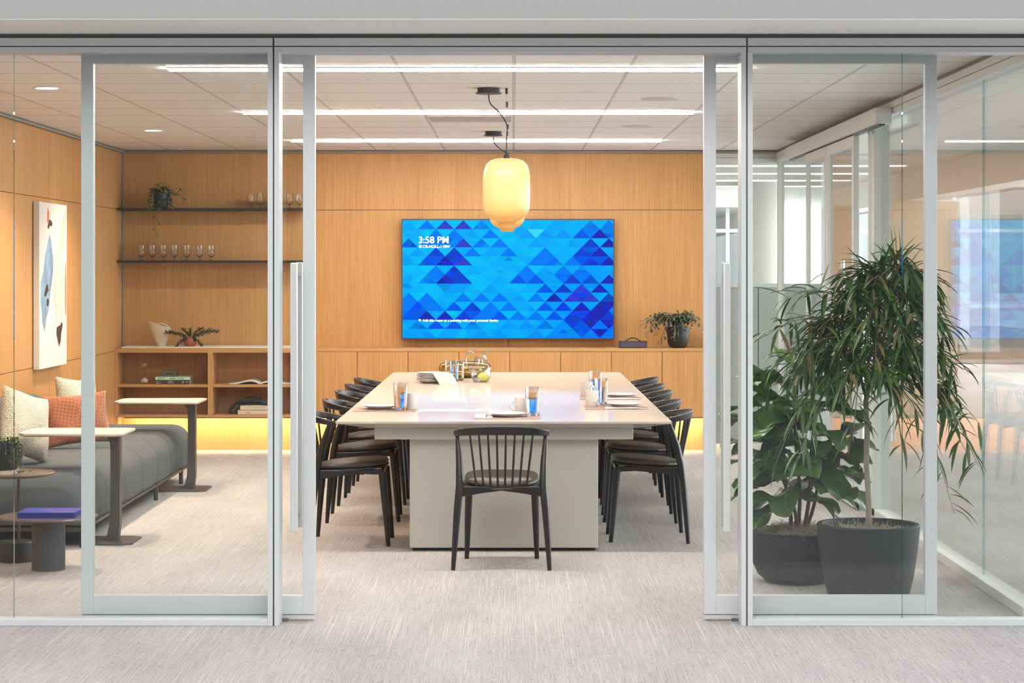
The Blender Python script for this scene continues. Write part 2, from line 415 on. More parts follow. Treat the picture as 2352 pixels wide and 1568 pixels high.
def thing(name, label, cat, loc=(0, 0, 0), rz=0, group=None):
    o = bpy.data.objects.new(name, None); C.objects.link(o); o.empty_display_size = .1
    o.location = loc; o.rotation_euler = (0, 0, rz); o['label'] = label; o['category'] = cat
    if group: o['group'] = group
    return o
def tag(o, label, cat, group=None):
    o['label'] = label; o['category'] = cat
    if group: o['group'] = group
    return o
def struct(o):
    o['kind'] = 'structure'; return o
def sempty(name, loc=(0, 0, 0)):
    o = bpy.data.objects.new(name, None); C.objects.link(o); o.location = loc; o.empty_display_size = .1
    return struct(o)
def dup(root, loc, rz=None, label=None, group=None):
    def rec(o, par):
        c = o.copy(); C.objects.link(c)
        if par is not None: c.parent = par
        for ch in o.children: rec(ch, c)
        return c
    r = rec(root, None); r.location = loc
    if rz is not None: r.rotation_euler = (0, 0, rz)
    if label: r['label'] = label
    if group: r['group'] = group
    return r
def text(name, body, size, loc, rot, m, parent=None, align='LEFT', bold=0, extrude=.0004):
    cu = bpy.data.curves.new(name, 'FONT'); cu.body = body; cu.size = size; cu.align_x = align
    cu.extrude = extrude; cu.offset = bold
    o = bpy.data.objects.new(name, cu); C.objects.link(o); o.location = loc; o.rotation_euler = rot
    cu.materials.append(M[m] if isinstance(m, str) else m)
    me = bpy.data.meshes.new_from_object(o.evaluated_get(bpy.context.evaluated_depsgraph_get()))
    me.name = name; bpy.data.objects.remove(o); o = bpy.data.objects.new(name, me); C.objects.link(o)
    o.location = loc; o.rotation_euler = rot
    if parent is not None: o.parent = parent
    return o
def superellipse(rx, ry, p, n, cx=0, cy=0):
    o = []
    for k in range(n):
        a = 2*pi*k/n; c, s_ = cos(a), sin(a)
        o.append((cx+rx*math.copysign(abs(c)**(2/p), c), cy+ry*math.copysign(abs(s_)**(2/p), s_)))
    return o

# ------------------------------------------------------------------ room shell
ZC, YB, XL, XR, YG = 2.664, 18.57, -3.475, 2.37, 9.37
struct(MB().box(-9, 14, 7.64, 60, -.1, 0).build('floor', 'carpet', smooth=False))
struct(MB().box(-14, 14, -12, 7.64, -.1, 0).build('floor', 'concrete', smooth=False))
struct(MB().box(XL-.02, XR-.02, YG+.15, YB, ZC, ZC+.1).build('ceiling', 'ceiling', smooth=False))
# soffit over the glass front: white underside and grey upstand
struct(MB().box(-9, 12, 8.84, YG+.20, 2.658, 2.78).build('wall_front', 'soffit', smooth=False))
struct(MB().box(-9, 12, 8.838, 8.94, 2.661, 4.6).build('wall_front', 'grey_wall', smooth=False))
# wood back wall: boards with open joints
g = .0022
def panels(name, axis, fixed, thick, us, zs, m='wood'):
    mb = MB()
    for i in range(len(us)-1):
        for j in range(len(zs)-1):
            a, b = us[i]+g, us[i+1]-g; c, d = zs[j]+g, zs[j+1]-g
            if axis == 'x': mb.box(a, b, fixed, fixed+thick, c, d)
            else: mb.box(fixed-thick, fixed, a, b, c, d)
    return mb.build(name, m, smooth=False)
xw = 1.76
wb = sempty('wall_back')
p = panels('wood_panelling', 'x', YB, .02, [XL+.0, -1.81, -.04, xw], [.04, .89, 2.133, 2.64]); p.parent = wb
MB().box(XL, xw, YB+.02, YB+.2, 0, ZC).build('backing', 'gap', wb, smooth=False)
MB().box(xw-.012, xw+.02, YB-.01, YB+.2, 0, ZC).build('end_trim', 'alum', wb, smooth=False)
wl_ = sempty('wall_left')
p = panels('wood_panelling', 'y', XL, .02, [9.55, 12.0, 13.85, 15.65, 17.45, YB], [.04, .89, 2.133, 2.64]); p.parent = wl_
MB().box(XL-.2, XL-.02, 9.5, YB+.2, 0, ZC).build('backing', 'gap', wl_, smooth=False)
struct(MB().box(XL, xw, YB-.012, YB, 0, .045).build('baseboard_back', 'walnut', smooth=False))
struct(MB().box(XL, XL+.012, 9.55, YB, 0, .045).build('baseboard_left', 'walnut', smooth=False))
# ceiling edge reveals and corner bead
struct(MB().box(XL, XR, YB-.03, YB+.02, 2.640, 2.652).box(XL, XL+.03, 9.55, YB, 2.640, 2.652).build('trim_1', 'alum_m', smooth=False))
struct(MB().box(XL, XR, YB-.018, YB+.02, 2.650, ZC).box(XL, XL+.018, 9.55, YB, 2.650, ZC).build('trim_2', 'alum_d', smooth=False))
struct(MB().box(XL+.004, XL+.016, YB-.016, YB-.004, .93, 2.64).build('trim_3', 'alum_m', smooth=False))

# glass front header: two aluminium bands, dark reveals
hd = sempty('trim_4')
for a, b in ((XL-3, -1.079), (-1.071, 1.047), (1.055, 6)):
    MB().box(a, b, YG, YG+.14, 2.603, 2.638).box(a, b, YG, YG+.14, 2.574, 2.598).build('header_band', 'alum', hd, bevel=.001)
MB().box(XL-3, 6, YG+.012, YG+.13, 2.576, 2.636).build('header_core', 'alum_d', hd, smooth=False)
MB().box(XL-3, 6, YG+.02, YG+.15, 2.638, 2.66).build('header_reveal', 'alum_d', hd, smooth=False)
MB().box(-1.0, 1.0, YG+.03, YG+.05, 2.5715, 2.575).box(-1.0, 1.0, YG+.09, YG+.11, 2.5715, 2.575).build('door_track', 'alum', hd, smooth=False)

# fixed panels (window_1 left, window_2 right), glass in the middle of the frame depth
def fixed_front(name, x0, x1, post, joints):
    w_ = sempty(name)
    s = 1 if post == 'R' else -1
    xe = x1 if post == 'R' else x0
    # inner stile, dark gap, outer post
    st = MB()
    a, b = sorted((xe-s*.026, xe-s*.003)); st.box(a, b, YG, YG+.14, .0, 2.574)
    a, b = sorted((xe+s*.004, xe+s*.026)); st.box(a, b, YG, YG+.14, .0, 2.574)
    st.build('post', 'alum', w_, bevel=.0015)
    a, b = sorted((xe-s*.004, xe+s*.005)); MB().box(a, b, YG+.01, YG+.135, 0, 2.64).build('post_gap', 'alum_d', w_, smooth=False)
    fr = MB(); fr.box(x0, x1-.026 if post == 'R' else x1, YG, YG+.08, .0, .030) if post == 'R' else fr.box(x0+.026, x1, YG, YG+.08, .0, .030)
    fr.build('bottom_rail', 'alum', w_, bevel=.002)
    js = [x0]+joints+[x1]
    for i in range(len(js)-1):
        a = js[i]+(.0015 if i else .02 if post == 'L' else 0); b = js[i+1]-(.0015 if i < len(js)-2 else .02 if post == 'R' else 0)
        MB().box(a, b, YG+.035, YG+.047, .028, 2.576).build('pane', 'pane', w_, smooth=False)
    for j in joints:
        MB().box(j-.0015, j+.0015, YG+.035, YG+.047, .03, 2.576).build('pane_joint', 'joint', w_, smooth=False)
    return w_
fixed_front('window_1', XL-2, -1.075, 'R', [(32-CX)*9.41/F])
fixed_front('window_2', 1.051, 5.0, 'L', [(2072-CX)*9.41/F])

# sliding doors behind the fixed panels
def sliding_door(name, x0, x1, lead):
    d = sempty(name, (0, 0, 0)); Y0, Y1 = 9.505, 9.55
    st = .055
    MB().box(x0, x0+st, Y0, Y1, .030, 2.60).box(x1-st, x1, Y0, Y1, .030, 2.60).box(x0+st, x1-st, Y0, Y1, 2.538, 2.60).box(x0+st, x1-st, Y0, Y1, .030, .115).build('door_frame', 'alum', d, bevel=.0015)
    MB().box(x0+.003, x1-.003, Y0+.006, Y1-.006, .010, .027).build('door_sweep', 'alum', d, smooth=False)
    MB().box(x0+st-.01, x1-st+.01, Y0+.018, Y0+.028, .105, 2.545).build('pane', 'pane', d, smooth=False)
    hx = lead
    h = MB()
    za = at(0, 603, 9.42)[1]; zb = at(0, 1223, 9.42)[1]
    h.box(hx-.0165, hx+.0165, 9.430, 9.452, zb, za)
    hb = h.build('handle', 'handle', d, bevel=.005, seg=3)
    h2_ = MB().box(hx-.0165+.006, hx+.0165+.006, 9.60, 9.622, zb+.003, za+.003); h2_.build('handle', 'handle', d, bevel=.005, seg=3)
    for z in (za-.06, zb+.06):
        MB().tube([(hx, 9.452, z), (hx+.005, 9.602, z)], .007, 12).build('handle_bolt', 'steel', hb)
    return d
sliding_door('door_1', -1.966, -.901, (675.5-CX)*9.44/F)
sliding_door('door_2', .870, 1.932, (1669.5-CX)*9.44/F)
for i, xx in enumerate((-1.045, 1.02)):
    struct(MB().box(xx-.02, xx+.02, 9.49, 9.56, 0, .012).build('trim_%d' % (5+i), 'alum_d', smooth=False))

# right glass wall
sd = sempty('window_3')
MB().box(XR-.03, XR+.07, YG+.2, YB+.05, 0, .05).build('bottom_rail', 'frame_w', sd, bevel=.003)
MB().box(XR-.03, XR+.07, YG+.1, YB+.05, 2.600, 2.640).box(XR-.03, XR+.07, YG+.1, YB+.05, 2.560, 2.597).build('header_band', 'frame_w', sd, bevel=.001)
MB().box(XR-.02, XR+.06, YG+.1, YB+.05, 2.562, ZC).build('header_reveal', 'alum_d', sd, smooth=False)
ys = [YG+.15, 10.60, 12.05, 13.52]
for a, b in zip(ys[:-1], ys[1:]):
    MB().box(XR+.014, XR+.026, a+.002, b-.002, .045, 2.565).build('pane', 'pane_side', sd, smooth=False)
for j in ys[1:-1]+[10.36]:
    if j != 10.36: MB().box(XR+.014, XR+.026, j-.0025, j+.0025, .045, 2.565).build('pane_joint', 'joint', sd, smooth=False)
MB().box(XR-.03, XR+.07, 13.52, 13.62, 0, 2.56).box(XR-.03, XR+.07, 13.70, 13.76, 0, 2.56).box(XR-.03, XR+.07, 16.15, 16.21, 0, 2.56).build('post', 'frame_w', sd, bevel=.002)
for a, b in ((16.21, 17.35), (17.355, YB)):
    MB().box(XR+.014, XR+.026, a, b-.002, .045, 2.565).build('pane', 'pane_side', sd, smooth=False)
# side sliding door and its header box
def side_leaf(name, y0, y1):
    d = sempty(name); X0, X1 = 2.262, 2.30
    st = .075
    MB().box(X0, X1, y0, y0+st, .02, 2.50).box(X0, X1, y1-st, y1, .02, 2.50).box(X0, X1, y0+st, y1-st, 2.42, 2.50).box(X0, X1, y0+st, y1-st, .02, .16).build('door_frame', 'frame_w', d, bevel=.002)
    MB().box(X0+.014, X0+.024, y0+st-.01, y1-st+.01, .15, 2.43).build('pane', 'pane_side', d, smooth=False)
    return d
d3 = side_leaf('door_3', 13.86, 15.08)
for xx in (2.215, 2.345):
    hs_ = MB().tube([(xx, 14.02, .45), (xx, 14.02, 1.66)], .014, 12).build('handle', 'handle', d3)
for z in (.52, 1.59): MB().tube([(2.215, 14.02, z), (2.345, 14.02, z)], .006, 8).build('handle_bolt', 'steel', hs_)
side_leaf('door_4', 15.10, 16.12)
MB_ = MB().box(2.235, 2.338, 12.86, 17.15, 2.50, 2.60).build('trim_7', 'frame_w', bevel=.004); struct(MB_)
struct(MB().box(2.262, 2.30, 12.9, 17.1, 2.492, 2.503).build('trim_8', 'black', smooth=False))
# glass at the back, right of the wood wall
bk = sempty('window_4')
MB().box(xw+.02, XR, YB, YB+.1, 2.60, 2.638).box(xw+.02, XR, YB, YB+.1, 2.560, 2.597).build('header_band', 'frame_w', bk, bevel=.001)
MB().box(xw+.02, XR, YB+.01, YB+.09, 2.562, 2.66).build('header_reveal', 'alum_d', bk, smooth=False)
MB().box(xw+.02, XR, YB, YB+.1, 0, .05).build('bottom_rail', 'frame_w', bk, bevel=.003)
MB().box(xw+.02, XR-.005, YB+.045, YB+.057, .045, 2.565).build('pane', 'pane_side', bk, smooth=False)
MB().box(XR-.012, XR+.045, YB-.03, YB+.06, .05, 2.56).build('corner_post', 'frame_w', bk, bevel=.002)

# ------------------------------------------------------------------ hall beyond
struct(MB().box(XR+.08, 4.3, 9.62, 60, 2.68, 2.80).build('ceiling', 'white', smooth=False))
struct(MB().box(4.3, 4.6, 9.62, 60, 2.36, 2.80).build('trim_9', 'white', smooth=False))
struct(MB().box(4.6, 8.9, 9.62, 60, 3.02, 3.15).build('ceiling', 'white', smooth=False))
struct(MB().box(xw-3, XR+.08, YB+.22, 36, 2.68, 2.80).build('ceiling', 'white', smooth=False))
# window wall far on the right and at the end of the hall
def curtain_wall(name, pts_axis, fixed, a0, a1, step, z0, z1):
    w_ = sempty(name); mb = MB(); n = int((a1-a0)/step)
    for i in range(n+1):
        u = a0+i*step
        if pts_axis == 'y': mb.box(fixed-.05, fixed+.07, u-.03, u+.03, z0, z1)
        else: mb.box(u-.03, u+.03, fixed-.05, fixed+.07, z0, z1)
    for z in (z0, .95, 2.25, z1-.06):
        if pts_axis == 'y': mb.box(fixed-.04, fixed+.06, a0, a1, z, z+.06)
        else: mb.box(a0, a1, fixed-.04, fixed+.06, z, z+.06)
    mb.build('mullions', 'frame_w', w_, smooth=False)
    g_ = MB()
    if pts_axis == 'y': g_.box(fixed, fixed+.012, a0, a1, z0, z1)
    else: g_.box(a0, a1, fixed, fixed+.012, z0, z1)
    g_.build('pane', 'pane_side', w_, smooth=False)
    return w_
curtain_wall('window_5', 'y', 8.9, 9.6, 36, 1.5, 0, 3.05)
curtain_wall('window_6', 'x', 36, -1.5, 8.9, 1.3, 0, 3.05)
struct(MB().box(XL-.5, -1.5, 18.9, 36, 0, 2.8).build('wall_hall', 'white', smooth=False))
# fabric cubicle partition beyond the back glass
pt = thing('desk_partition', 'sage grey fabric partition with pale cap behind the back glass wall', 'partition', (2.1, 20.25, 0))
MB().box(-.9, 1.6, 0, .06, .02, 1.43).build('panel', 'panel_fabric', pt, bevel=.004)
MB().box(-.91, 1.61, -.006, .066, 1.43, 1.468).build('cap', 'frame_w', pt, bevel=.003)
MB().box(.28, .285, -.003, .002, .02, 1.43).build('seam', 'black', pt, smooth=False)
col_proto = MB().lathe([(.2, 0), (.2, 2.68)], n=40).build('column', 'white'); col_proto.location = (2.88, 24.2, 0)
tag(col_proto, 'round white column standing beyond the desk partition', 'column')
for i, (x0, x1, y0) in enumerate(((3.35, 4.05, 24.6), (4.05, 4.9, 23.0))):
    pn = MB().box(x0, x1, y0, y0+.3, 0, 2.36).build('storage_wall', 'beige', bevel=.004)
    tag(pn, ['beige full height storage wall seen beyond the side door', 'beige full height storage wall nearest the side glass wall'][i], 'storage wall')
for i, yy in enumerate((19.6, 21.2, 22.8, 24.4)):
    z = 2.58
    hl = thing('hall_light', 'cream linear light hanging over the hall, %s from the glass' % ['nearest', 'second', 'third', 'farthest'][i], 'ceiling light', (1.0, yy, z), group='linear lights in the hall beyond')
    MB().box(-1.2, 2.7, -.06, .06, 0, .05).build('housing', 'white', hl, bevel=.003)
    MB().box(-1.18, 2.68, -.05, .05, -.008, 0).build('diffuser', 'hall_led', hl, smooth=False)
    for xx in (-.9, 1.12, 2.5): MB().box(xx-.006, xx+.006, -.006, .006, .05, .10).build('rod', 'white', hl, smooth=False)
# unseen dark wall added behind the viewer to cut reflections in the glass
struct(MB().box(-14, 14, -7.2, -7, 0, 5).build('unseen_rear_wall', 'rear', smooth=False))
# outside: ground, a pale building, hedge
ob = thing('office_building', 'pale office building with glazed bays seen through the far windows', 'building', (20, 75, 0))
MB().box(-40, 30, 0, 10, 0, 20).build('wall', 'facade', ob, smooth=False)
wmb = MB()
for i in range(30):
    for j in range(5): wmb.box(-38+i*2.2, -36.9+i*2.2, -.05, .02, .8+j*3.8, 3.6+j*3.8)
wmb.build('window_bays', 'facade_glass', ob, smooth=False)
struct(MB().box(-60, 80, 60, 120, -.1, 0).box(14, 80, -12, 60, -.1, 0).build('ground', 'facade', smooth=False))

# ------------------------------------------------------------------ ceiling things
for i, (yy, nm) in enumerate(((11.025, 'nearest the glass front'), (14.075, 'in the middle, between the two pendants'), (17.125, 'nearest the back wall'))):
    t = thing('linear_light', 'long recessed white ceiling light line %s' % nm, 'ceiling light', (-.30, yy, ZC), group='linear lights in the meeting room ceiling')
    MB().box(-1.52, 1.52, -.052, .052, -.006, -.001).build('housing', 'white', t, smooth=False)
    MB().box(-1.515, 1.515, -.045, .045, -.014, -.006).build('diffuser', 'led', t, smooth=False)
for i, (x, y, nm) in enumerate(((-2.725, 12.2, 'above the near cream cushion'), (-2.74, 15.9, 'closest to the back wall'))):
    t = thing('downlight', 'round recessed downlight above the daybed, %s' % nm, 'downlight', (x, y, ZC), group='downlights over the daybed')
    MB().lathe([(.078, -.001), (.078, -.006), (.066, -.006), (.064, .0)], n=32).build('trim_ring', 'white', t)
    MB().lathe([(.0, -.003), (.062, -.003)], n=32).build('lens', 'down', t)
for x, y, nm in ((-2.725, 12.2, ''), (-2.74, 15.9, ''), (-2.73, 14.1, '')):  # spots at both downlights; the middle one has no fixture
    l = bpy.data.lights.new('daybed_spot', 'SPOT'); l.energy = 190; l.spot_size = radians(120); l.spot_blend = .8; l.color = (1, .80, .58); l.shadow_soft_size = .06
    o = bpy.data.objects.new('daybed_spot', l); C.objects.link(o); o.location = (x, y, ZC-.02)
for x, y, nm in ((.92, 13.0, 'nearer the glass front'), (.926, 15.46, 'nearer the screen')):
    t = thing('ceiling_speaker', 'flush round ceiling speaker, the one %s' % nm, 'speaker', (x, y, ZC), group='ceiling speakers')
    MB().lathe([(.0, -.008), (.105, -.007), (.122, -.004), (.122, 0)], n=40).build('grille', 'speaker', t)
tag(MB().box(-.585, -.012, 14.42, 14.96, ZC-.006, ZC-.0005).build('air_return', 'diffuser', smooth=False), 'flat mauve grey air return panel in the ceiling grid', 'air vent')

def pendant(Y, cx, X, zt, zb_, label):
    t = thing('pendant_lamp', label, 'pendant lamp', (X, Y, zt), group='amber pendant lamps over the table')
    hh = zt-zb_; R = .139
    outl = [(.0, .0), (.3, 0), (.50, -.01), (.70, -.035), (.86, -.09), (.95, -.17), (.99, -.27), (1, -.40), (1, -.58), (.985, -.70), (.95, -.77), (.88, -.83), (.74, -.885), (.56, -.92), (.42, -.945), (.37, -.958)]
    MB().lathe([(r*R, z*hh) for r, z in outl], n=56).build('lamp_shade', 'lamp', t)
    MB().lathe([(.372*R, -.955*hh), (.40*R, -.962*hh), (.37*R, -.972*hh), (.345*R, -.978*hh), (.37*R, -.985*hh), (.345*R, -1.0*hh), (.30*R, -1.0*hh)], n=48).build('neck_ring', 'lamp', t)
    MB().lathe([(.018, .0), (.018, .022), (.007, .026), (.007, .045)], n=20).build('socket_cap', 'black', t)
    dz = ZC-zt; dx = cx-X
    MB().lathe([(.066, dz-.028), (.066, dz)], (dx, 0, 0), 36).lathe([(.076, dz-.034), (.076, dz-.028)], (dx, 0, 0), 36).build('canopy', 'black', t)
    # swagging cord
    P = [Vector(q) for q in ((dx, 0, dz-.034), (dx+.02, 0, dz-.10), (.03, 0, dz-.14), (.035, 0, dz-.30), (-.02, 0, dz-.33), (.018, 0, dz-.42 if dz > .45 else dz*.2), (0, 0, .04))]
    if dz < .5: P = [Vector(q) for q in ((dx, 0, dz-.034), (dx+.01, 0, dz-.09), (dx+.06, 0, dz-.14), (0.0, 0, .20), (.0, 0, .12), (0, 0, .04))]
    pts = []
    for i in range(len(P)-1):
        p0, p1, p2, p3 = P[max(i-1, 0)], P[i], P[i+1], P[min(i+2, len(P)-1)]
        for k in range(8):
            u = k/8; pts.append(.5*((2*p1)+(p2-p0)*u+(2*p0-5*p1+4*p2-p3)*u*u+(3*p1-p0-3*p2+p3)*u**3))
    pts.append(P[-1])
    MB().tube(pts, .0035, 8).build('cord', 'black', t)
    MB().lathe([(.007, dz-.035), (.0075, dz-.002), (.010, dz)], n=14).build('wire_gripper', 'black', t)
    MB().tube([(0, 0, dz-.03), (0, 0, .04)], .0009, 6).build('suspension_wire', 'steel', t)
    return t
pendant(12.24, -.1425, -.037, 2.251, 1.858, 'large amber glass pendant lamp hanging nearest the glass front, in front of its twin')
pendant(16.07, -.151, -.044, 2.29, 1.895, 'amber glass pendant lamp half hidden behind the nearer one, before the screen')
for yy, nm in ((13.25, 'nearer'), (15.3, 'farther')):
    t = thing('wire_anchor', 'tiny black wire anchor on the ceiling beside the pendant cords, the %s one' % nm, 'ceiling anchor', (-.038, yy, ZC), group='spare wire anchors')
    MB().lathe([(.007, -.035), (.0075, -.002), (.010, 0)], n=14).build('gripper', 'black', t)

# ------------------------------------------------------------------ screen
TVY = 18.47
tx0, tz1 = at(922, 502.5, TVY); tx1, tz0 = at(1411.5, 779.5, TVY)
tv = thing('wall_screen', 'large wall mounted screen showing blue triangles and a clock', 'screen', ((tx0+tx1)/2, TVY, tz0))
TW, TH = tx1-tx0, tz1-tz0
MB().box(-TW/2, TW/2, .006, .045, 0, TH).build('screen_body', 'black', tv, bevel=.004)
bz = .011
fr = MB().box(-TW/2, -TW/2+bz, 0, .008, 0, TH).box(TW/2-bz, TW/2, 0, .008, 0, TH).box(-TW/2+bz, TW/2-bz, 0, .008, 0, bz*1.3).box(-TW/2+bz, TW/2-bz, 0, .008, TH-bz, TH)
fr.build('bezel', mat('screen_bezel', (.05, .05, .055, 1), .35), tv, bevel=.001)
MB().box(-.3, .3, .045, .10, .25, .75).build('wall_bracket', 'black', tv, smooth=False)
PX0, PX1, PZ0, PZ1 = -TW/2+bz, TW/2-bz, bz*1.3, TH-bz
def lerp(a, b, t): return tuple(a[i]+(b[i]-a[i])*t for i in range(3))
TRI = [(530,105,1,'p'),(350,105,1,'m'),(715,105,1,'p'),(895,105,1,'m'),(440,195,2,'m'),(620,195,2,'m'),(165,290,1,'b'),(715,290,1,'p'),(895,290,1,'m'),
 (1080,290,1,'m'),(1000,200,1,'m'),(440,380,1,'d'),(620,380,2,'d'),(805,380,1,'m'),(1170,380,1,'m'),(350,470,1,'b'),(530,470,1,'k'),(715,470,1,'p'),(440,380,2,'b'),
 (620,565,2,'d'),(440,565,2,'m'),(530,655,1,'k'),(1540,385,2,'m'),(1355,565,2,'m'),(1445,655,1,'b'),(1265,655,1,'b'),(1170,470,1,'l'),(1450,470,1,'m'),(1540,655,1,'l'),
 (2000,105,2,'m'),(2085,200,1,'k'),(2000,290,1,'d'),(2180,290,1,'k'),(1905,380,1,'d'),(2085,380,1,'k'),(2180,470,1,'k'),(2000,470,1,'d'),(1905,200,1,'b'),(2180,105,2,'m'),
 (2000,290,3,'b'),(1810,470,1,'m'),(2085,470,1,'b'),(1905,565,2,'m'),(1720,565,1,'m'),(1720,655,1,'m'),
 (1810,655,1,'d'),(2000,655,1,'b'),(2180,655,1,'k'),(1540,745,1,'b'),(1720,745,1,'d'),(1905,745,2,'d'),(2090,745,1,'k'),(1905,745,1,'p'),
 (1630,837,1,'k'),(1810,837,1,'p'),(1995,837,1,'p'),(2180,837,1,'d'),(1445,837,1,'m'),(1540,930,1,'b'),(1720,930,1,'d'),(1905,930,1,'k'),(2090,930,1,'k'),(2180,930,1,'k'),
 (1630,1020,1,'b'),(1810,1020,1,'d'),(1905,1020,1,'d'),(1995,1020,1,'k'),(2090,1020,1,'k'),(2180,1020,1,'d'),(1445,1020,1,'m'),(1810,1110,1,'d'),(2000,1110,1,'k'),(2180,1110,1,'k'),(1905,1110,1,'b'),
 (2090,1205,1,'k'),(1905,1205,1,'b'),(1720,1205,1,'m'),(1540,1110,1,'m'),
 (165,840,3,'m'),(255,930,2,'b'),(350,1020,1,'k'),(530,1020,1,'k'),(620,930,1,'b'),(805,930,2,'b'),(805,930,1,'d'),(715,1020,1,'d'),(895,1020,1,'m'),(985,930,2,'m'),
 (1170,930,1,'m'),(1080,1020,1,'b'),(1260,1020,1,'m'),(440,1110,1,'b'),(620,1110,1,'b'),(895,840,1,'m'),(350,840,2,'m'),(715,840,1,'m'),(530,745,1,'l'),(165,745,1,'l'),(715,745,1,'l'),
 (1080,840,1,'m'),(985,745,1,'l'),(255,1110,1,'m'),(800,1110,1,'m')]
COL = {'l': (0, 160, 250), 'm': (0, 122, 250), 'b': (0, 88, 238), 'd': (16, 62, 212), 'k': (30, 38, 178), 'p': (52, 62, 205)}
mb = MB(); mb.cols = []
U, V_ = 91.4, 91.85
def sx_(x): return PX0+(min(max(x, 105), 2220)-105)/2115*(PX1-PX0)
def sz_(y): return PZ1-(min(max(y, 105), 1298)-105)/1193*(PZ1-PZ0)
rnd = random.Random(3)
for r in range(13):
    y0 = 105+r*V_; y1 = y0+V_
    for k in range(-1, 26):
        ax = 165+k*U                        # apex column
        up = ((k+r) % 2 == 0)
        cxx, cyy = ax, (y0+y1)/2+(V_/6 if up else -V_/6)
        tx = cxx/2220; ty = (cyy-105)/1193
        basec = lerp((0, 176, 255), (0, 112, 250), min(1, max(0, (tx-.55)*1.6))*(.3+.7*ty) + .35*max(0, ty-.6))
        j = rnd.uniform(-1, 1)
        basec = (basec[0], basec[1]+j*16, 255) if up else (basec[0], basec[1]+9+j*12, 255)
        c = basec
        hits = [(n_, -'lmbdpk'.index(c_), c_) for (a, t0, n_, c_) in TRI if t0 < cyy+12 and cyy < t0+n_*V_+6 and abs(cxx-a)-12 <= (cyy-t0+6)*U/V_]
        if hits:
            best = min(hits)[2]; c = lerp(basec, COL[best], .95)
        if (cxx, r) == (165+14*U, 1): c = (60, 220, 255)
        tri = [(ax, y0), (ax-U, y1), (ax+U, y1)] if up else [(ax, y1), (ax+U, y0), (ax-U, y0)]
        if ax+U < 105 or ax-U > 2220: continue
        subs = [(tri, c)]
        if rnd.random() < (.75 if (cxx > 1650 and cyy > 745) else .30):
            m01, m12, m20 = [((tri[q][0]+tri[(q+1) % 3][0])/2, (tri[q][1]+tri[(q+1) % 3][1])/2) for q in range(3)]
            amp = .16 if hits else .06
            f = lambda: tuple(q*(1+rnd.uniform(-amp, amp)) for q in c)
            subs = [([tri[0], m01, m20], f()), ([m01, tri[1], m12], f()), ([m20, m12, tri[2]], f()), ([m01, m12, m20], f())]
        for poly, cc in subs:
            for lim, sg in ((105, 1), (2220, -1)):          # clip at the display edges
                out_ = []
                for q in range(len(poly)):
                    P_, Q_ = poly[q], poly[(q+1) % len(poly)]
                    ip, iq = (P_[0]-lim)*sg >= 0, (Q_[0]-lim)*sg >= 0
                    if ip: out_.append(P_)
                    if ip != iq:
                        tt = (lim-P_[0])/(Q_[0]-P_[0]); out_.append((lim, P_[1]+(Q_[1]-P_[1])*tt))
                poly = out_
                if len(poly) < 3: break
            if len(poly) < 3: continue
            i0 = len(mb.v)
            for (a, b_) in poly: mb.v.append((sx_(a), .001, sz_(b_)))
            mb.f.append(tuple(range(i0, i0+len(poly)))); mb.cols.append(srgb(*[max(0, min(255, q)) for q in cc]))
ms = bpy.data.materials.new('screen_image'); ms.use_nodes = True
n_, l_ = ms.node_tree.nodes, ms.node_tree.links; b_ = n_['Principled BSDF']
b_.inputs['Base Color'].default_value = (0, 0, 0, 1); b_.inputs['Roughness'].default_value = .4; b_.inputs['Specular IOR Level'].default_value = .05
at_ = n_.new('ShaderNodeVertexColor'); at_.layer_name = 'Col'; l_.new(at_.outputs[0], b_.inputs['Emission Color']); b_.inputs['Emission Strength'].default_value = .90
dsp = mb.build('display', ms, tv, smooth=False)
mtx = mat('screen_text', (1, 1, 1, 1), .5, emit=(1, 1, 1, 1), estr=1.3)
R90 = (pi/2, 0, 0)
text('clock_text', '3:58 PM', .083, (sx_(262), -.001, sz_(338)), R90, mtx, dsp, bold=.0011)
text('room_code_text', 'CR-HOLL-110W', .0345, (sx_(306), -.001, sz_(385)), R90, mtx, dsp, bold=.0005)
text('hint_text', 'Add this room to a meeting with your personal device', .0302, (sx_(306), -.001, sz_(1132)), R90, mtx, dsp, bold=.0002)
a, b = sx_(270), sz_(382)
MB().box(a, a+.024, -.002, 0, b, b+.003).box(a, a+.003, -.002, 0, b, b+.02).box(a, a+.024, -.002, 0, b+.017, b+.02).box(a+.021, a+.024, -.002, 0, b, b+.02).box(a+.009, a+.016, -.002, 0, b+.007, b+.013).build('cast_icon', mtx, dsp, smooth=False)
a, b = sx_(277), sz_(1134)
fan = [(a, b)]+[(a+.017*sin(radians(q)), b+.024*cos(radians(q))) for q in range(-46, 47, 8)]
MB().prism(fan, -.002, 0, 'y').build('wifi_icon', mtx, dsp, smooth=False)

# ------------------------------------------------------------------ built-in cabinets, bookcase, shelves
YF = 18.20
zc0, zc1 = .316, .916
xb0, xb1 = XL, -1.80
bc = thing('open_bookcase', 'oak open bookcase with two bays floating on the wall behind the daybed', 'bookcase', (xb0, YF, zc0))
W_ = xb1-xb0; HH = zc1-zc0; D_ = YB-YF
MB().box(0, .026, 0, D_-.01, 0, HH).build('side_panel', 'wood', bc, bevel=.001)
MB().box(W_-.026, W_, 0, D_-.01, 0, HH).build('side_panel', 'wood', bc, bevel=.001)
MB().box(.026, W_-.026, 0, D_-.01, HH-.038, HH).build('top_board', 'wood_h', bc, bevel=.001)
MB().box(.026, W_-.026, 0, D_-.01, 0, .020).build('bottom_board', 'wood_h', bc, bevel=.001)
xd = at(483, 0, YF)[0]-xb0
MB().box(xd-.022, xd+.022, 0, D_-.01, .02, HH-.038).build('divider', 'wood', bc, bevel=.001)
zs_ = at(0, 889, YF)[1]-zc0
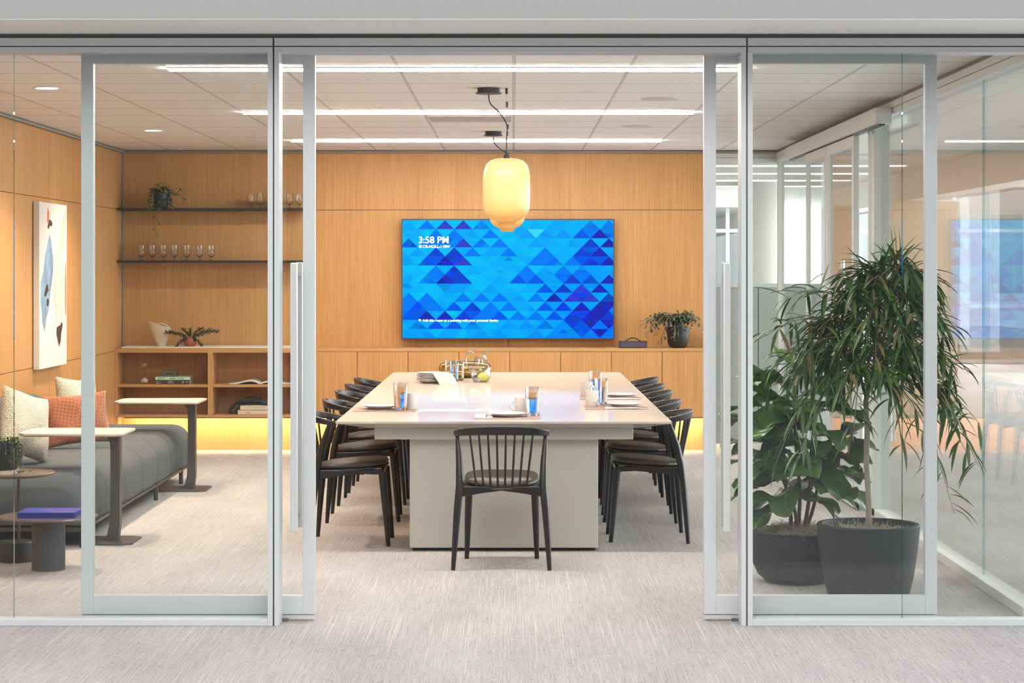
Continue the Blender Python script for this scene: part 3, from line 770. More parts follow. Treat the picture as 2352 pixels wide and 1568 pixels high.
MB().box(.026, xd-.022, .004, D_-.01, zs_, zs_+.024).build('shelf', 'wood_h', bc, bevel=.001)
MB().box(xd+.022, W_-.026, .004, D_-.01, zs_, zs_+.024).build('shelf', 'wood_h', bc, bevel=.001)
MB().box(.026, W_-.026, D_-.016, D_-.010, .02, HH-.038).build('back_board', 'walnut', bc, smooth=False)
zsh = zc0+zs_+.024
tag(MB().box(xb0+.06, xb1-.01, YF+.02, YB-.03, zc1, zc1+.014).build('stone_slab', 'white', bevel=.003), 'thin white stone slab lying along the bookcase top', 'stone slab')
TOPZ = zc1+.014
cab_x = [-1.80, -.9145, -.0275, .8575, 1.745]
names = ['first from the bookcase, left of the screen', 'second from the bookcase, below the screen', 'third from the bookcase, right of the pitcher', 'rightmost of the run, below the potted plant']
for i in range(4):
    a, b = cab_x[i], cab_x[i+1]
    cb = thing('wall_cabinet', 'floating oak cabinet with two plain doors, %s' % names[i], 'cabinet', (a, YF, zc0), group='floating cabinets along the back wall')
    MB().box(0, b-a, .02, D_-.01, 0, .575).build('body', 'walnut', cb, smooth=False)
    hf = (b-a)/2
    for k in range(2):
        MB().box(k*hf+.0028, (k+1)*hf-.0028, 0, .019, 0, .572).build('door', 'wood', cb, bevel=.001)
tag(MB().box(-1.80, 1.745, YF-.004, YB-.005, .889, .916).build('worktop', 'wood_h', bevel=.0015), 'long oak top running over the floating cabinets', 'worktop')
# light under the cabinets
t = thing('under_cabinet_light', 'warm light strip hidden under the floating cabinets', 'light strip', (XL, 18.42, zc0))
MB().box(.06, 5.2, -.012, .012, -.012, -.001).build('diffuser', 'warm_led', t, smooth=False)
MB().box(.05, 5.21, -.028, -.014, -.022, -.001).build('housing', 'alum_d', t, smooth=False)
for z, nm in ((at(0, 480, 18.3)[1], 'upper'), (at(0, 600.5, 18.3)[1], 'lower')):
    s_ = tag(MB().box(XL+.004, -1.835, 18.30, YB-.002, z-.010, z+.010).build('wall_shelf', 'shelf_black', bevel=.001), 'slim black %s wall shelf above the bookcase' % nm, 'shelf', 'black wall shelves')
SHU = at(0, 480, 18.3)[1]+.010; SHL = at(0, 600.5, 18.3)[1]+.010

# stem glasses
def goblet(loc, label, group):
    t = thing('stem_glass', label, 'glass', loc, group=group)
    pr = [(.0, .030), (.012, .032), (.026, .042), (.033, .058), (.033, .072), (.0305, .088), (.0295, .10), (.0295, .132), (.0285, .132), (.0285, .10), (.0295, .088), (.032, .072), (.032, .058), (.025, .0435), (.011, .034), (.0, .0325)]
    MB().lathe(pr, n=28, closed=True).build('bowl', 'glass', t)
    MB().lathe([(.0, .0), (.030, .001), (.030, .0025), (.006, .006), (.0035, .012), (.0035, .026), (.010, .031), (0, .031)], n=24).build('stem', 'glass', t)
    return t
pos_l = [324.6, 349.4, 374.8, 400.7, 429, 458.4, 485]
ordw = ['leftmost', 'second from the left', 'third from the left', 'middle', 'third from the right', 'second from the right', 'rightmost']
gp = goblet((at(pos_l[0], 0, 18.36)[0], 18.36, SHL), 'clear stem glass on the lower black shelf, leftmost of seven', 'glasses on the lower shelf')
for i, q in enumerate(pos_l[1:], 1):
    dup(gp, (at(q, 0, 18.36)[0], 18.36, SHL), label='clear stem glass on the lower black shelf, %s of seven' % ordw[i])
pos_u = [576.7, 597.7, 619, 643, 665, 687.4]
ordu = ['leftmost', 'second from the left', 'third from the left', 'third from the right', 'second from the right', 'rightmost']
for i, q in enumerate(pos_u):
    dup(gp, (at(q, 0, 18.36)[0], 18.36, SHU), label='clear stem glass on the upper black shelf, %s of six' % ordu[i], group='glasses on the upper shelf')

# ------------------------------------------------------------------ leaves and small plants
lance = lambda t: (sin(pi*min(1, t*1.0))**.8)*(1-.25*t) if 0 < t < 1 else .02
oval = lambda t: max(.03, sin(pi*t)**.75)
obov = lambda t: max(.04, (sin(pi*t**1.35)**.62)*(.82+.25*t))
def rdir(r): 
    a = r.uniform(0, 2*pi); return Vector((cos(a), sin(a), 0))

def pot_of(mb, R, Hh, taper=.85, wall=.012):
    return mb.lathe([(0, 0), (R*taper*.9, 0), (R*taper, .01), (R, Hh-.005), (R, Hh), (R-wall, Hh), (R-wall, Hh-.03), (R*taper-wall, .02), (0, .02)], n=40)

# trailing plant on the upper shelf
r = random.Random(11)
px_, _ = at(370, 0, 18.36)
t = thing('trailing_plant', 'trailing green plant in a navy pot on the upper black shelf', 'potted plant', (px_, 18.36, SHU))
pot_of(MB(), .068, .13, .88).build('pot', 'navy', t)
MB().lathe([(0, .105), (.058, .108)], n=24).build('soil', 'soil', t)
lf = MB(); stm = MB()
for i in range(95):
    a = r.uniform(0, 2*pi); R_ = r.uniform(.0, .085)
    b0 = Vector((R_*cos(a), R_*sin(a)*.8-.01, .13+r.uniform(-.02, .085)*(1-R_/.12)))
    if r.random() < .35: b0 = Vector((.07*cos(a), -.03+.055*sin(a), r.uniform(.01, .13)))
    lf.leaf(b0, (cos(a), sin(a), r.uniform(-.3, .9)), (0, 0, 1), r.uniform(.04, .065), r.uniform(.022, .034), oval, 1.1, 4, .2)
def vine(pts, nleaf, L=.045, side=1):
    stm.tube(pts, .0016, 5)
    for k in range(nleaf):
        u = (k+.5)/nleaf*(len(pts)-1); i = int(u); p = Vector(pts[i]).lerp(Vector(pts[min(i+1, len(pts)-1)]), u-i)
        s_ = 1 if k % 2 else -1
        lf.leaf(p, (s_*.8, -.4, r.uniform(-.7, .1)), (0, -.3, 1), L*r.uniform(.8, 1.15), L*.5, oval, .8, 4, .2)
vine([(0, -.075, .12), (-.02, -.12, .03), (-.02, -.125, -.07), (-.01, -.12, -.13), (-.03, -.12, -.20), (-.025, -.12, -.235)], 6)
vine([(-.04, -.07, .09), (-.09, -.10, .0), (-.12, -.11, -.03), (-.13, -.11, -.035)], 4)
vine([(.05, -.05, .08), (.09, -.09, .05), (.10, -.10, -.01)], 4)
vine([(.06, 0, .15), (.13, -.02, .17), (.18, -.03, .175), (.19, -.03, .15)], 3)
vine([(.06, 0, .13), (.12, -.02, .13), (.17, -.03, .12), (.205, -.03, .07)], 4)
vine([(-.03, 0, .14), (-.08, -.02, .17), (-.11, -.03, .165)], 2)
vine([(0, 0, .15), (-.01, -.02, .20), (.0, -.03, .235)], 4)
lf.build('leaves', 'vine', t, ang=180); stm.build('stems', 'vine', t)

# frosted vase + needle plant on the bookcase
vx, _ = at(371, 0, 18.34)
t = thing('frosted_pitcher', 'frosted slanted glass pitcher leaning left on the white slab', 'vase', (vx, 18.34, TOPZ))
secs = []
for k in range(9):
    u = k/8; z = u*.19; hw = .038+.075*u**.9-.012*u**3; cxx = .0-.02*u; tilt = .028*u
    secs.append([(cxx+hw*cos(a_)*1.0, .030*sin(a_)*(1+.2*u), z-tilt*cos(a_)*1.0) for a_ in [2*pi*q/32 for q in range(32)]])
inner = [[(x*.94, y*.86, z) for x, y, z in s_] for s_ in reversed(secs[1:])]
mbv = MB().rings(secs+inner, True)
mbv.build('body', 'frost', t, ang=60)
hx_ = [(.02+.055*cos(q), 0, .165+.028*sin(q)-.022*cos(q)) for q in [pi*k/10-.15 for k in range(11)]]
MB().tube(hx_, .007, 8).build('handle', 'frost', t)

cx_, _ = at(437, 0, 18.30)
t = thing('needle_plant', 'spiky dark green plant in a round terracotta pot on the white slab', 'potted plant', (cx_, 18.30, TOPZ))
MB().lathe([(0, 0), (.034, 0), (.052, .02), (.058, .042), (.048, .065), (.038, .074), (.034, .074), (.042, .06), (.0, .05)], n=36).build('pot', 'terracotta', t)
lf = MB(); stm = MB(); r = random.Random(5)
for (dx, dy, dz, L) in ((-.75, -.1, .18, .19), (.85, -.1, .22, .23), (-.6, -.3, -.45, .13), (.6, -.3, -.42, .12), (-.35, .2, .35, .10), (.45, .2, .38, .12), (.05, -.4, .25, .07), (-.9, 0, .25, .16), (.75, 0, .3, .17), (.0, 0, .5, .06)):
    d = Vector((dx, dy, dz)).normalized(); p0 = Vector((dx*.03, dy*.03-.005, .08))
    pts = [p0+d*(L*k/6)+Vector((0, 0, .012*sin(pi*k/6))) for k in range(7)]
    stm.tube(pts, .003, 5)
    for k in range(int(L*1000)):
        u = r.random(); p = p0+d*L*u+Vector((0, 0, .012*sin(pi*u)))
        q = (d*.9+Vector((r.uniform(-1, 1), r.uniform(-1, 1), r.uniform(-1, 1)))*.75).normalized()
        lf.leaf(p, q, (0, 0, 1), r.uniform(.026, .042), .0062, oval, .2, 2, .1)
lf.build('needles', 'needle', t, ang=180); stm.build('stems', 'needle', t)

# hourglass, books, stone box
hx, _ = at(331, 0, 18.34)
t = thing('hourglass', 'clear hourglass with pale sand on the bookcase shelf', 'hourglass', (hx, 18.34, zsh))
pr = [(.012, 0), (.034, .008), (.040, .028), (.034, .055), (.016, .078), (.004, .092), (.0035, .096), (.004, .10), (.014, .116), (.030, .140), (.034, .160), (.028, .182), (.012, .190), (0, .192)]
MB().lathe([(0, 0)]+pr, n=32).build('bulb', 'thin', t)
MB().lathe([(0, .003), (.030, .008), (.0365, .027), (.032, .040), (.012, .047), (0, .05)], n=28).build('sand', 'sand', t)
b0x = at(357, 0, 18.22)[0]; b1x = at(436, 0, 18.22)[0]; bw = b1x-b0x
def book(name, label, loc, w, d, h, cov, group=None, rz=0, pg='paper'):
    t = thing(name, label, 'book', loc, rz, group)
    MB().box(0, w, 0, .003, 0, h).box(0, w, 0, d, 0, .003).box(0, w, 0, d, h-.003, h).build('cover', cov, t, bevel=.0008)
    MB().box(.004, w-.004, .003, d-.005, .003, h-.003).build('pages', pg, t, smooth=False)
    return t
h1, h2 = .036, .029
bk1 = book('book', 'dark grey book with pale lettering at the bottom of the small stack', (b0x-.004, 18.225, zsh), bw, .22, h1, 'dark_book', 'stacked books beside the hourglass')
text('spine_text', 'eero\nsaarinen', .014, (.006, -.001, .021), R90, 'ink_w', bk1, bold=.0004)
text('spine_text', 'shaping\nthe future', .014, (.112, -.001, .021), R90, 'ink_w', bk1, bold=.0004)
MB().box(.238, .249, -.001, .001, .01, .028).build('spine_logo', 'ink_w', bk1, smooth=False)
MB().prism([(.27, .02), (.277, .012), (.284, .02), (.277, .028)], -.001, .001, 'y').build('spine_logo', 'ink_w', bk1, smooth=False)
bk2 = book('book', 'mint green book lying on the dark grey book', (b0x-.002, 18.225, zsh+h1), bw, .21, h2, 'mint', 'stacked books beside the hourglass')
text('spine_text', 'BOB<Z', .021, (.02, -.001, .007), R90, 'ink_g', bk2)
text('spine_text', '3<OW', .021, (.19, -.001, .007), R90, 'ink_g', bk2)
MB().box(.12, .175, -.001, .001, .011, .018).build('spine_bar', 'ink_g', bk2, smooth=False)
sx0 = at(372, 0, 18.28)[0]
sb = MB().box(0, .128, 0, .10, 0, .053).build('stone_box', 'stone_box', bevel=.002); sb.location = (sx0, 18.28, zsh+h1+h2)
tag(sb, 'small veined grey stone box on the mint green book', 'box')
# open book on the right bay
ob0, ob1 = at(528, 0, 18.3)[0], at(668, 0, 18.3)[0]; ow = ob1-ob0
t = thing('open_book', 'large open book with white pages lying on the right bay shelf', 'book', (ob0, 18.24, zsh))
def pg(u, top):
    if u < .5: q = u/.5; z = .008+.034*sin(pi*min(1, q**1.7))*(q**.4)
    else: q = (1-u)/.5; z = .008+.022*sin(pi*min(1, q**1.7))*(q**.4)
    return z if top else max(.001, z-.012)
ring = [(ow*k/40, pg(k/40, True)) for k in range(41)]+[(ow*k/40, pg(k/40, False)) for k in range(40, -1, -1)]
MB().prism(ring, 0, .24, 'y').build('pages', 'paper', t, ang=50)
MB().box(-.004, ow*.5, -.004, .244, -.0, .0025).box(ow*.5, ow+.004, -.004, .244, 0, .0025).build('cover', 'ink', t, smooth=False)
# cream books and link sculpture in the lower right bay
zl = zc0+.020
c0 = at(546, 0, 18.24)[0]; c1 = at(552, 0, 18.25)[0]
bk3 = book('book', 'thick cream book at the bottom of the right bay', (c0, 18.24, zl), .34, .24, .040, 'cream_book', 'cream books under the link sculpture')
text('spine_text', 'JEJU', .019, (.075, -.001, .012), R90, 'ink', bk3)
bk4 = book('book', 'cream book with spine lettering lying on the other cream book', (c1, 18.245, zl+.040), .33, .23, .040, 'cream_book', 'cream books under the link sculpture')
text('spine_text', 'AUTHENTIC DESIGN', .017, (.055, -.001, .016), R90, 'ink_w', bk4)
sc_ = thing('link_sculpture', 'black carved chain link sculpture draped over the cream books', 'sculpture', (c1, 18.33, zl+.08))
def link(c, rx, rz, ry, a, tilt=0):
    pts = []
    for k in range(28):
        q = 2*pi*k/28; p = Vector((rx*math.copysign(abs(cos(q))**.7, cos(q)), 0, rz*math.copysign(abs(sin(q))**.8, sin(q))))
        p.rotate(Matrix.Rotation(ry, 3, 'X')); p.rotate(Matrix.Rotation(a, 3, 'Y')); pts.append(Vector(c)+p)
    return MB().tube(pts, .0165, 10, loop=True)
link((-.052, -.02, -.028), .055, .030, .5, -.85).build('link', 'sculpt', sc_)
link((.03, -.03, .030), .062, .030, 1.15, -.12).build('link', 'sculpt', sc_)
link((.112, -.03, .034), .062, .034, .75, .05).build('link', 'sculpt', sc_)
link((.195, -.03, .018), .05, .030, 1.3, .5).build('link', 'sculpt', sc_)

# conference device and potted plant on the cabinets
dx0, dx1 = at(1423, 0, 18.26)[0], at(1487, 0, 18.26)[0]
t = thing('speakerphone', 'small black console with a glossy front and arched handle on the worktop', 'console', ((dx0+dx1)/2, 18.30, .916))
dw = dx1-dx0
MB().prism([(0, 0), (.14, 0), (.14, .05), (.02, .062)], -dw/2, dw/2, 'x').build('body', 'pot_black', t, bevel=.004)
pm = MB().box(-dw/2+.012, dw/2-.012, -.002, .001, .010, .052); pm.xf(Matrix.Rotation(radians(-18), 4, 'X')); pm.build('display', mat('violet_gloss_panel', (.06, .05, .10, 1), .06, coat=1), t, smooth=False)
MB().tube([(-.07+.014*k, .06, .055+.032*sin(pi*k/10)) for k in range(11)], .005, 8).build('handle', 'black', t)
ppx = at(1557, 0, 18.36)[0]
t = thing('bushy_plant', 'bushy small leaved plant in a black bowl on the cabinet worktop', 'potted plant', (ppx, 18.36, .916))
MB().lathe([(0, 0), (.055, 0), (.078, .012), (.092, .05), (.098, .11), (.106, .185), (.098, .185), (.09, .12), (.08, .05), (0, .03)], n=40).build('pot', 'pot_black', t)
MB().lathe([(0, .15), (.092, .155)], n=30).build('soil', 'soil', t)
lf = MB(); stm = MB(); r = random.Random(23)
for i in range(62):
    a = r.uniform(0, 2*pi); sp = r.uniform(.10, .27) if cos(a) < .2 else r.uniform(.08, .2); upz = r.uniform(.0, .12)
    dirx, diry = cos(a)*sp*1.15, sin(a)*sp*.55-.03
    if i < 5: dirx = -r.uniform(.25, .34)
    endz = .16+upz-r.uniform(.04, .20)*(sp/.27)
    pts = [Vector((dirx*u+.02*sin(a), diry*u, .165+(endz-.165)*u*u+.12*sin(pi*u*.8))) for u in [k/7 for k in range(8)]]
    if diry < -.08 and r.random() < .5: pts = [p-Vector((0, 0, .12*(k/7)**2)) for k, p in enumerate(pts)]
    stm.tube(pts, .002, 5)
    for k in range(10):
        u = .25+.75*k/9; i_ = min(6, int(u*7)); p = pts[i_].lerp(pts[i_+1], u*7-i_)
        lf.leaf(p, (r.uniform(-1, 1), r.uniform(-1, .6), r.uniform(-.8, .6)), (0, 0, 1), r.uniform(.034, .054), .021, oval, .6, 3, .2)
lf.build('leaves', 'silver', t, ang=180); stm.build('stems', 'bark', t)

# ------------------------------------------------------------------ art on the left wall
t = thing('canvas_art', 'tall white abstract canvas with blue and mauve shapes on the left wall', 'painting', (XL+.05, 15.10, .877))
AW, AH = .93, 1.218
MB().box(-.045, 0, 0, AW, 0, AH).build('canvas', mat('primed_canvas', (.70, .66, .62, 1), .8), t, bevel=.003)
MB().box(-.050, -.045, .01, AW-.01, .01, AH-.01).build('stretcher', 'ink', t, smooth=False)
def blob(name, pts, m, lift):
    # pts in (u right 0..1, v up 0..1)
    return MB().prism([(u*AW, v*AH) for u, v in pts], .0002, .0002+lift, 'x').build(name, m, t, smooth=False)
art_b = mat('washed_blue_paint', (.20, .31, .44, 1), .7, vary=(6, .35, (1, 1, 1))); art_m = mat('mauve_wash_paint', (.60, .52, .50, 1), .7, vary=(5, .1, (1, 1, 1)))
art_g = mat('beige_wash_paint', (.55, .50, .43, 1), .7, vary=(8, .2, (1, 1, 1))); art_o = mat('orange_paint', (.65, .17, .05, 1), .6); art_k = mat('dark_brown_paint', (.05, .02, .015, 1), .6)
blob('blue_shape', [(.36, .81), (.30, .76), (.20, .68), (.14, .58), (.05, .52), (.04, .40), (.09, .34), (.10, .28), (.18, .22), (.24, .30), (.34, .36), (.38, .46), (.44, .52), (.48, .58), (.50, .64), (.46, .70), (.42, .76)], art_b, .0008)
blob('mauve_shape', [(.66, .82), (.62, .74), (.54, .66), (.52, .56), (.48, .50), (.52, .38), (.58, .30), (.60, .18), (.66, .12), (.74, .10), (.80, .16), (.86, .28), (.88, .45), (.90, .60), (.86, .70), (.78, .84)], art_m, .0006)
blob('beige_shape', [(.96, .98), (.90, .97), (.86, .92), (.76, .90), (.74, .84), (.72, .78), (.80, .70), (.90, .70), (.95, .76), (.95, .88)], art_g, .0008)
blob('orange_mark', [(.30, .97), (.27, .93), (.27, .88), (.33, .88), (.35, .93)], art_o, .0010)
blob('orange_mark', [(.95, .65), (.93, .55), (.93, .40), (.94, .30), (.97, .32), (.975, .5), (.97, .62)], art_o, .0010)
blob('brown_mark', [(.30, .87), (.28, .85), (.32, .84), (.36, .86), (.44, .86), (.46, .88), (.40, .895), (.34, .90)], art_k, .0012)
blob('brown_mark', [(.20, .48), (.16, .44), (.22, .43), (.26, .45), (.32, .47), (.30, .50), (.26, .51)], art_k, .0012)
blob('brown_mark', [(.26, .42), (.24, .38), (.30, .37), (.34, .40), (.31, .42)], art_k, .0012)
blob('brown_mark', [(.62, .24), (.60, .20), (.66, .15), (.70, .12), (.76, .15), (.78, .20), (.84, .25), (.80, .27), (.74, .25)], art_k, .0012)

# ------------------------------------------------------------------ conference table
Y0t, Y1t = 11.61, 17.25; tx_a, tx_b = -.986, .884; TZ = .755
cxT = (tx_a+tx_b)/2
tb = thing('conference_table', 'long glossy cream conference table on solid panel bases', 'table', (cxT, (Y0t+Y1t)/2, 0))
hw, hl = (tx_b-tx_a)/2, (Y1t-Y0t)/2
def rect(hx, hy, z): return [(-hx, -hy, z), (hx, -hy, z), (hx, hy, z), (-hx, hy, z)]
MB().rings([rect(hw-.185, hl-.17, .706), rect(hw-.004, hl-.004, .742), rect(hw, hl, .744), rect(hw, hl, .755)]).build('tabletop', 'tabletop', tb, smooth=False)
MB().box(-hw+.205, hw-.205, -hl+.17, hl-.17, .642, .706).build('apron', 'lacquer', tb, bevel=.002)
for a, b in ((-hl+.266, -.5), (.5, hl-.266)):
    MB().box(-.536, .536, a, b, .018, .642).build('base', 'lacquer', tb, bevel=.002)
    MB().box(-.52, .52, a+.02, b-.02, 0, .018).build('plinth', 'black', tb, smooth=False)

# ------------------------------------------------------------------ chairs
def make_chair(label, loc, rz, group):
    t = thing('spindle_back_chair', label, 'chair', loc, rz, group)
    arc = []
    for k in range(29):
        a = -pi/2+pi*k/28; arc.append((sin(a)*.247, -.095-.165*cos(a), .716+.030*cos(a)))
    hts = [.028+.020*cos(-pi/2+pi*k/28) for k in range(29)]
    arc = [(arc[0][0], -.070, arc[0][2]-.002)]+arc+[(arc[-1][0], -.070, arc[-1][2]-.002)]; hts = [.026]+hts+[.026]
    MB().ribbon(arc, .020, hts, .004).build('back_rail', 'black_wood', t, bevel=.006, seg=3)
    for s in (-1, 1):
        P = [(s*.257, -.225, 0), (s*.247, -.214, .15), (s*.235, -.20, .32), (s*.222, -.186, .45), (s*.226, -.160, .57), (s*.2365, -.115, .705)]
        MB().tube(P, [.0115, .016, .020, .0215, .018, .0115], 16).build('leg', 'black_wood', t)
        P = [(s*.194, .225, 0), (s*.188, .208, .2), (s*.180, .188, .43)]
        MB().tube(P, [.0125, .018, .0225], 16).build('leg', 'black_wood', t)
        MB().ribbon([(s*.218, -.185, .415), (s*.21, -.06, .425), (s*.195, .08, .432), (s*.182, .19, .430)], .020, [.058, .034, .026, .034]).build('apron', 'black_wood', t, bevel=.004)
    MB().ribbon([(-.216, -.188, .415), (-.11, -.188, .424), (0, -.188, .430), (.11, -.188, .424), (.216, -.188, .415)], .020, [.056, .036, .020, .036, .056]).build('apron', 'black_wood', t, bevel=.004)
    MB().ribbon([(-.178, .188, .428), (0, .19, .436), (.178, .188, .428)], .020, [.034, .022, .034]).build('apron', 'black_wood', t, bevel=.004)
    MB().box(-.05, .05, -.02, .04, .408, .438).build('seat_block', 'black_wood', t, bevel=.003)
    xs = [-.168, -.120, -.072, -.024, .024, .072, .120, .168]
    for x in xs:
        q = x/.247; y = -.095-.165*sqrt(1-q*q); zt_ = .716+.030*sqrt(1-q*q)-.012
        xb = x*.80; yb = -.150-.045*sqrt(max(0, 1-(xb/.20)**2))
        MB().tube([(xb, yb, .442), ((x+xb)/2, (y+yb)/2, .585), (x, y, zt_)], [.0062, .0062, .0052], 8).build('spindle', 'black_wood', t)
    def outline(rx, k_=1.0):
        o = []
        for k in range(40):
            a = 2*pi*k/40; c, s_ = cos(a), sin(a)
            p_ = 3.2 if s_ > 0 else 2.5
            x = rx*math.copysign(abs(c)**(2/p_), c); y = .012+ (.205 if s_ > 0 else .215)*k_*math.copysign(abs(s_)**(2/p_), s_)
            x *= (1+.05*s_)
            o.append((x, y))
        return o
    def lev(sc__, z): return [(x, y, z+.075*(y+.0)-.10*min(0, y+.05)*0) for x, y in outline(.205*sc__, sc__)]
    MB().rings([lev(.96, .436), lev(1.0, .440), lev(1.0, .446), lev(.97, .450)]).build('seat', 'black_wood', t, ang=60)
    MB().rings([lev(.95, .449), lev(.985, .456), lev(.985, .468), lev(.94, .480), lev(.80, .486), lev(.5, .486), lev(.1, .485)]).build('cushion', 'leather', t, ang=80)
    return t
ch = make_chair('black spindle back chair at the near end of the table, seen from behind', (-.061, 11.335, 0), 0, 'chairs around the conference table')
nm5 = ['nearest the glass front', 'second from the glass front', 'in the middle of the row', 'second from the back wall', 'nearest the back wall']
for i, (x, y) in enumerate(((-.945, 12.27), (-.955, 13.45), (-.955, 14.40), (-.955, 15.22), (-.95, 16.05))):
    dup(ch, (x, y, 0), radians(-90)+[.0, .02, -.01, .015, 0][i], 'black spindle back chair left of the table, %s' % nm5[i])
for i, (x, y) in enumerate(((.80, 12.45), (.81, 13.43), (.83, 14.43), (.835, 15.24), (.855, 16.18))):
    dup(ch, (x, y, 0), radians(90)+[.0, -.015, .01, 0, -.01][i], 'black spindle back chair right of the table, %s' % nm5[i])

# ------------------------------------------------------------------ tableware
def placemat(x0, x1, y0, y1, label):
    o = MB().prism([(x0, y0), (x1, y0), (x1, y1), (x0, y1)], TZ, TZ+.003).build('placemat', 'mat_weave', bevel=.001); tag(o, label, 'placemat', 'woven placemats'); return o
def plate(x, y, z, label, group='plates at the place settings'):
    o = MB().lathe([(0, 0), (.06, 0), (.066, .004), (.104, .019), (.109, .0215), (.108, .0235), (.10, .021), (.064, .0085), (0, .007)], n=48).build('plate', 'china'); o.location = (x, y, z); tag(o, label, 'plate', group); return o
def mug(x, y, z, rz, label):
    t = thing('mug', label, 'mug', (x, y, z), rz, 'white mugs')
    MB().lathe([(0, 0), (.036, 0), (.0385, .003), (.0415, .098), (.0395, .098), (.0365, .008), (0, .006)], n=36).build('body', 'china', t)
    MB().tube([(.038+.030*sin(pi*k/10), 0, .080-.055*k/10+.004*sin(pi*k/5)) for k in range(11)], .0055, 8).build('handle', 'china', t)
    return t
def tumbler(x, y, z, label, group='tall water glasses', h=.166, r0=.0435):
    o = MB().lathe([(0, 0), (.036*r0/.0435, 0), (.0375*r0/.0435, .003), (r0, h), (r0-.0025, h), (.0345*r0/.0435, .02), (0, .016)], n=32).build('water_glass', 'glass'); o.location = (x, y, z); tag(o, label, 'glass', group); return o
def napkin(x, y, z, w, d, rz, label):
    o = MB().box(-w/2, w/2, -d/2, d/2, 0, .003).box(-w/2+.004, w/2-.002, -d/2+.003, d/2, .003, .006).build('folded_napkin', 'napkin', bevel=.001); o.location = (x, y, z); o.rotation_euler = (0, 0, rz); tag(o, label, 'napkin', 'folded napkins'); return o
def cutlery(kind, x, y, z, rz, label):
    mb = MB()
    mb.ribbon([(0, 0, .001), (.06, 0, .002), (.12, 0, .0035)], [.012, .008, .005], .002)
    if kind == 'fork':
        mb.ribbon([(.12, 0, .0035), (.14, 0, .003), (.155, 0, .002)], [.005, .018, .022], .002)
        for q in (-.009, -.003, .003, .009): mb.ribbon([(.155, q, .002), (.195, q, .005)], [.0032, .002], .0018)
    else:
        mb.ribbon([(.12, 0, .0035), (.15, .002, .003), (.20, .002, .002), (.215, 0, .002)], [.006, .018, .016, .004], .0018)
    o = mb.build(kind, 'steel'); o.location = (x, y, z); o.rotation_euler = (0, 0, rz); tag(o, label, kind, 'cutlery on the placemats'); return o
MZ = TZ+.003
NR, NF = 'at the nearer right place setting', 'at the farther right place setting'
NL, NC = 'at the left place setting', 'at the near end place setting'
placemat(-.955, -.580, 12.42, 12.85, 'pinkish woven placemat on the left side of the table')
plate(-.805, 12.64, MZ, 'white plate '+NL)
tumbler(-.672, 12.50, MZ, 'tall clear glass '+NL)
mug(-.613, 12.60, MZ, radians(60), 'white mug beside the glass '+NL)
cutlery('fork', -.90, 12.46, MZ, .05, 'steel fork in front of the left plate')
cutlery('knife', -.86, 12.435, MZ, .35, 'steel knife crossing the fork in front of the left plate')
placemat(-.225, .158, 11.79, 12.20, 'pinkish woven placemat at the near end of the table')
plate(-.036, 11.96, MZ, 'white plate '+NC)
mug(.052, 12.13, MZ, radians(180), 'white mug with its handle to the left '+NC)
tumbler(.113, 12.02, MZ, 'tall clear glass beside the mug '+NC)
napkin(-.165, 11.98, MZ, .10, .24, 0, 'folded white napkin left of the near end plate')
cutlery('fork', -.150, 11.86, MZ+.006, pi/2, 'steel fork lying on the near end napkin')
cutlery('knife', .085, 11.84, MZ, pi/2, 'steel knife right of the near end plate')
placemat(.44, .82, 12.60, 13.02, 'pinkish woven placemat on the right side of the table, nearer one')
plate(.685, 12.84, MZ, 'white plate '+NR)
mug(.487, 12.86, MZ, radians(-60), 'white mug '+NR)
tumbler(.550, 13.00, MZ, 'tall clear glass behind the nearer right mug')
napkin(.67, 12.67, MZ, .22, .09, 0, 'folded white napkin in front of the nearer right plate')
cutlery('knife', .60, 12.655, MZ+.006, 0, 'steel knife on the nearer right napkin')
cutlery('fork', .575, 12.625, MZ, 0, 'steel fork beside the nearer right napkin')
placemat(.44, .83, 13.56, 13.97, 'pinkish woven placemat on the right side of the table, farther one')
plate(.715, 13.80, MZ, 'white plate '+NF)
mug(.488, 13.84, MZ, radians(-40), 'white mug '+NF)
tumbler(.549, 13.92, MZ, 'tall clear glass behind the farther right mug')
napkin(.70, 13.63, MZ, .22, .09, 0, 'folded white napkin in front of the farther right plate')
cutlery('knife', .63, 13.61, MZ+.006, 0, 'steel knife on the farther right napkin')
order = ['bottom', 'second from the bottom', 'third from the bottom', 'third from the top', 'second from the top', 'top']
for k in range(6):
    plate(-.612, 15.60, TZ+k*.0115, 'white plate of the stack left of the pitcher, %s' % order[k], 'stacked white plates')
mb = MB()
prof = [(-.07, .0835), (-.01, .084), (.04, .081), (.07, .066), (.09, .035), (.103, .003)]
rg = []
for k, (u, z) in enumerate(prof): rg.append([(u, -.116, z), (u, .055, z), (u, .055, z-.004), (u, -.116, z-.004)])
mb.rings(rg)
mb.prism([(-.07, .083), (.04, .079), (.068, .064), (.088, .034), (.102, .0), (-.018, .0)], -.122, -.116, 'y')
mb.prism([(-.07, .082), (-.042, .082), (.022, .0), (-.018, .0)], -.126, -.122, 'y')
o = mb.build('draped_napkin', 'napkin'); o.location = (-.52, 15.50, TZ); tag(o, 'white napkin draped over the right edge of the plate stack', 'napkin')
for i, (x, y) in enumerate(((-.487, 15.95), (-.445, 15.80), (-.405, 15.93))):
    tumbler(x, y, TZ, 'slim clear tumbler in the cluster left of the pitcher, %s' % ['left one', 'middle one', 'right one'][i], 'cluster of tumblers', .155, .036)
